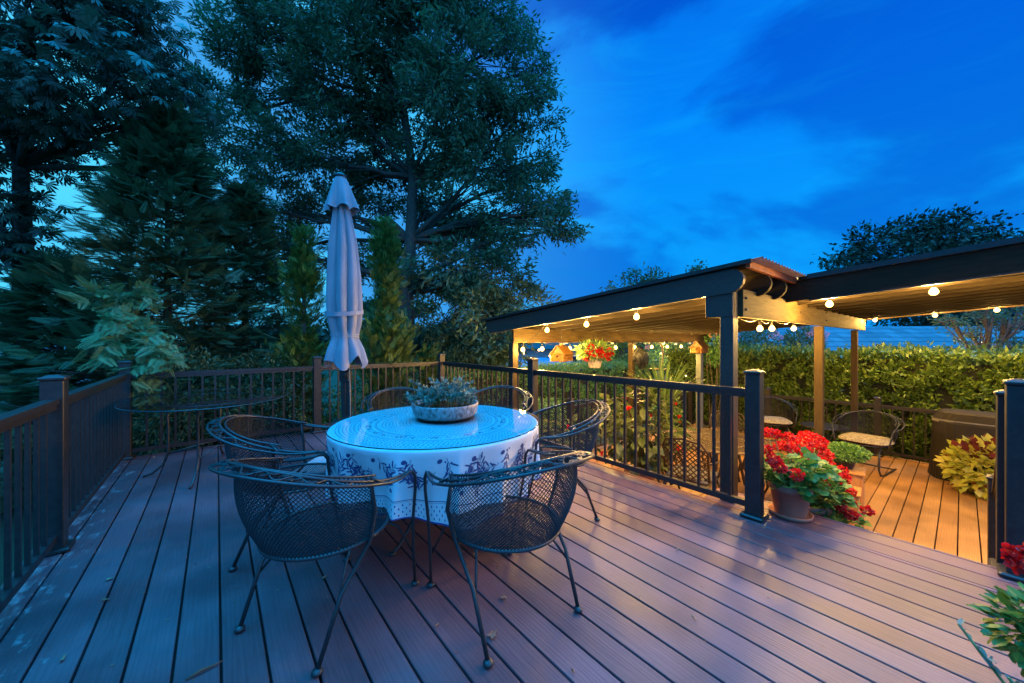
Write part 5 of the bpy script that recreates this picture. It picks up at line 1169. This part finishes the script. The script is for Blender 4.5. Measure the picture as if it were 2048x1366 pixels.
# woven oval ornament on the middle far post
def ornament():
    t = thing('wicker_ornament', 'dark oval woven vine ornament hung on the middle far post', 'ornament', D(6.05, 3.72, .78), PHI); m = MB()
    for k in range(46):
        a = random.uniform(0, 3.14); ph = random.uniform(0, 6.28); pts = []
        for i in range(25): th = 2*math.pi*i/24; v = Vector((.14*math.cos(th), .08*math.sin(th)*math.sin(a), .21*math.sin(th)*math.cos(a*.35))); pts.append(Matrix.Rotation(a, 3, 'Z') @ v+Vector((0, 0, .2)))
        m.tube(pts, .0045, 4)
    m.ball((0, .0, .2), .09, 8, 0, 1.6); m.build('woven_body', M['iron'], t)
    m = MB(); m.tube([(0, 0, .40), (0, .1, .45), (0, .17, .45)], .005, 5); m.build('hook', M['iron'], t)
ornament()
def feeder():
    t = thing('bird_feeder', 'dark crescent shaped bird feeder with a tray below the far beam', 'bird feeder', D(6.75, 3.75, .72), PHI); m = MB(); m.tube([(.02, 0, .54), (.13, 0, .45), (.16, 0, .28), (.12, 0, .12), (.02, 0, .03)], [.006, .016, .02, .018, .01], 8); m.build('crescent', M['bronze'], t)
    m = MB(); m.lathe([(.001, 0), (.15, 0), (.16, .03), (.15, .03), (.14, .01)], 20, (-.05, 0, 0)); m.build('tray', M['bronze'], t)
feeder()

# ================================================================== SMALL THINGS ON THE DECK
def litter(label, px, py, size, kind='oak', grp='fallen leaves on the upper deck'):
    Y = CAM_H*F/(py-683); x = (px-1024)/F*Y; a = random.uniform(0, 6.28); n = 9 if kind == 'oak' else 6; vs = []; m = MB()
    for k in range(n):
        th = 2*math.pi*k/n; r = size*(.5 if k % 2 else 1.0) if kind == 'oak' else size*(1 if k % 3 else .45); X_ = r*math.cos(th)*.6; Y_ = r*math.sin(th)
        vs.append((X_*math.cos(a)-Y_*math.sin(a), X_*math.sin(a)+Y_*math.cos(a), .006+.35*abs(r*math.sin(th+.5))))
    lo = [(v[0], v[1], v[2]-.0012) for v in vs]; k = len(vs); c = [(0, 0, .012), (0, 0, .0108)]
    m.add(vs+lo+c, [(i, (i+1) % k, 2*k) for i in range(k)]+[((i+1) % k+k, i+k, 2*k+1) for i in range(k)]+[(i, i+k, (i+1) % k+k, (i+1) % k) for i in range(k)], 0, random.random()); o = m.build('fallen_leaf', M['deadleaf'], loc=(x, Y, 0)); tag(o, label, 'fallen leaf', grp)
for a in (('curled pale brown leaf on the left boards beside the lichen', 220, 1160, .022), ('dark brown leaf just below the pale one on the left boards', 212, 1202, .020, 'x'), ('reddish oak leaf by the foot of the near right chair', 985, 1272, .035),
          ('small red leaf on the boards between the table and the far post', 1354, 1101, .016, 'x'), ('small dark leaf near the bottom right boards', 1388, 1238, .016, 'x'), ('greenish curled leaf on the boards between the two near chairs', 1008, 1198, .026), ('tiny orange leaf in the bottom centre gap', 874, 1253, .012, 'x'),
          ('small brown leaf by the left foot of the near left chair', 648, 1157, .02), ('tiny brown leaf at the bottom edge right of centre', 1146, 1345, .012, 'x'), ('brown leaf by the glass side table feet', 282, 968, .02, 'x'), ('small leaf lying under the glass side table', 405, 952, .018), ('faint brown leaf in the bottom left corner boards', 126, 1320, .02, 'x'), ('brown leaf at the base of the far left corner', 262, 917, .03), ('pale leaf in the pile at the base of the far left corner', 250, 925, .03, 'x'), ('small leaf on the boards right of the near right chair', 1100, 1075, .01, 'x'), ('cluster leaf hanging near the table legs', 1035, 1090, .028)):
    litter(*a)
Y = CAM_H*F/(1348-683); m = MB(); m.tube([(-.03, -.03, .006), (0, 0, .012), (.03, .03, .008), (.055, .045, .014)], [.003, .006, .004, .001], 6); o = m.build('bark_strip', M['deadleaf'], loc=((400-1024)/F*Y, Y, 0)); tag(o, 'reddish curl of bark lying at the bottom of the left boards', 'bark')
# foreground plant, lower right
def foreplant():
    c = Vector((1.33, .84, -.0)); t = thing('foreground_planter', 'close planter of grey green stems and lime coleus at the lower right corner', 'potted plant', c); pot_mb(.17, .30).build('pot', M['terra'], t)
    st = MB(); C = []; Dn = []; L = []
    for k in range(26):
        a = random.uniform(0, 6.283); r = random.uniform(.05, .24); top = Vector((r*math.cos(a)-.03, r*math.sin(a)*.8, random.uniform(.34, .50))); st.tube([(0, 0, .26), (top.x*.5, top.y*.5, .36), top], .0035, 5)
        for j in range(14): q = .45+.55*random.random(); p = Vector((0, 0, .26)).lerp(top, q); d = Vector((random.uniform(-1, 1), random.uniform(-1, 1), random.uniform(.1, 1.2))); C.append([*p]); Dn.append([*d]); L.append(random.uniform(.013, .026))
    st.build('stem', M['stem'], t); C = np.array(C); L = np.array(L)
    T = []; ed = [(0, .02), (.2, .15), (.45, .23), (.7, .20), (.9, .09), (1, 0)]
    for (x0, w0), (x1, w1) in zip(ed[:-1], ed[1:]):
        for sg in (1, -1): T.append([(x0, 0, -.10*x0*x0), (x1, 0, -.10*x1*x1), (x1, sg*w1, .06-.10*x1*x1), (x0, sg*w0, .06-.10*x0*x0)])
    T = np.array(T); npmesh('foliage', instances(T, C, np.array(Dn), rng.normal(size=C.shape)*.5+np.array([0, 0, 1.]), L*1.25), M['grey'], t, np.repeat(rng.random(len(C)), len(T)))
    n = 480; d = sph(n); p = np.array([.10, .10, .50])+d*rng.random((n, 1))**.4*np.array([.12, .13, .10]); npmesh('coleus', instances(T*np.array([1, 1.5, 1]), p, d+rng.normal(size=(n, 3))*.5, np.array([0, 0, 1.])+d*.5+rng.normal(size=(n, 3))*.25, .036*rng.uniform(.7, 1.2, n)), M['ger'], t, np.repeat(rng.random(n), len(T)))
    h = np.array([.01, .11, .71]); st = MB(); st.tube([(.02, .02, .3), (.02, .08, .55), tuple(h)], .003, 5); st.build('flower_stem', M['stem'], t); s = sph(150); npmesh('flower_head', instances(T*np.array([1, 2.2, 1]), h+s*.03*rng.uniform(.5, 1.1, (150, 1)), s+rng.normal(size=(150, 3))*.6, s+rng.normal(size=(150, 3)), np.full(150, .017)), M['red'], t, np.repeat(rng.random(150), len(T)))
foreplant()
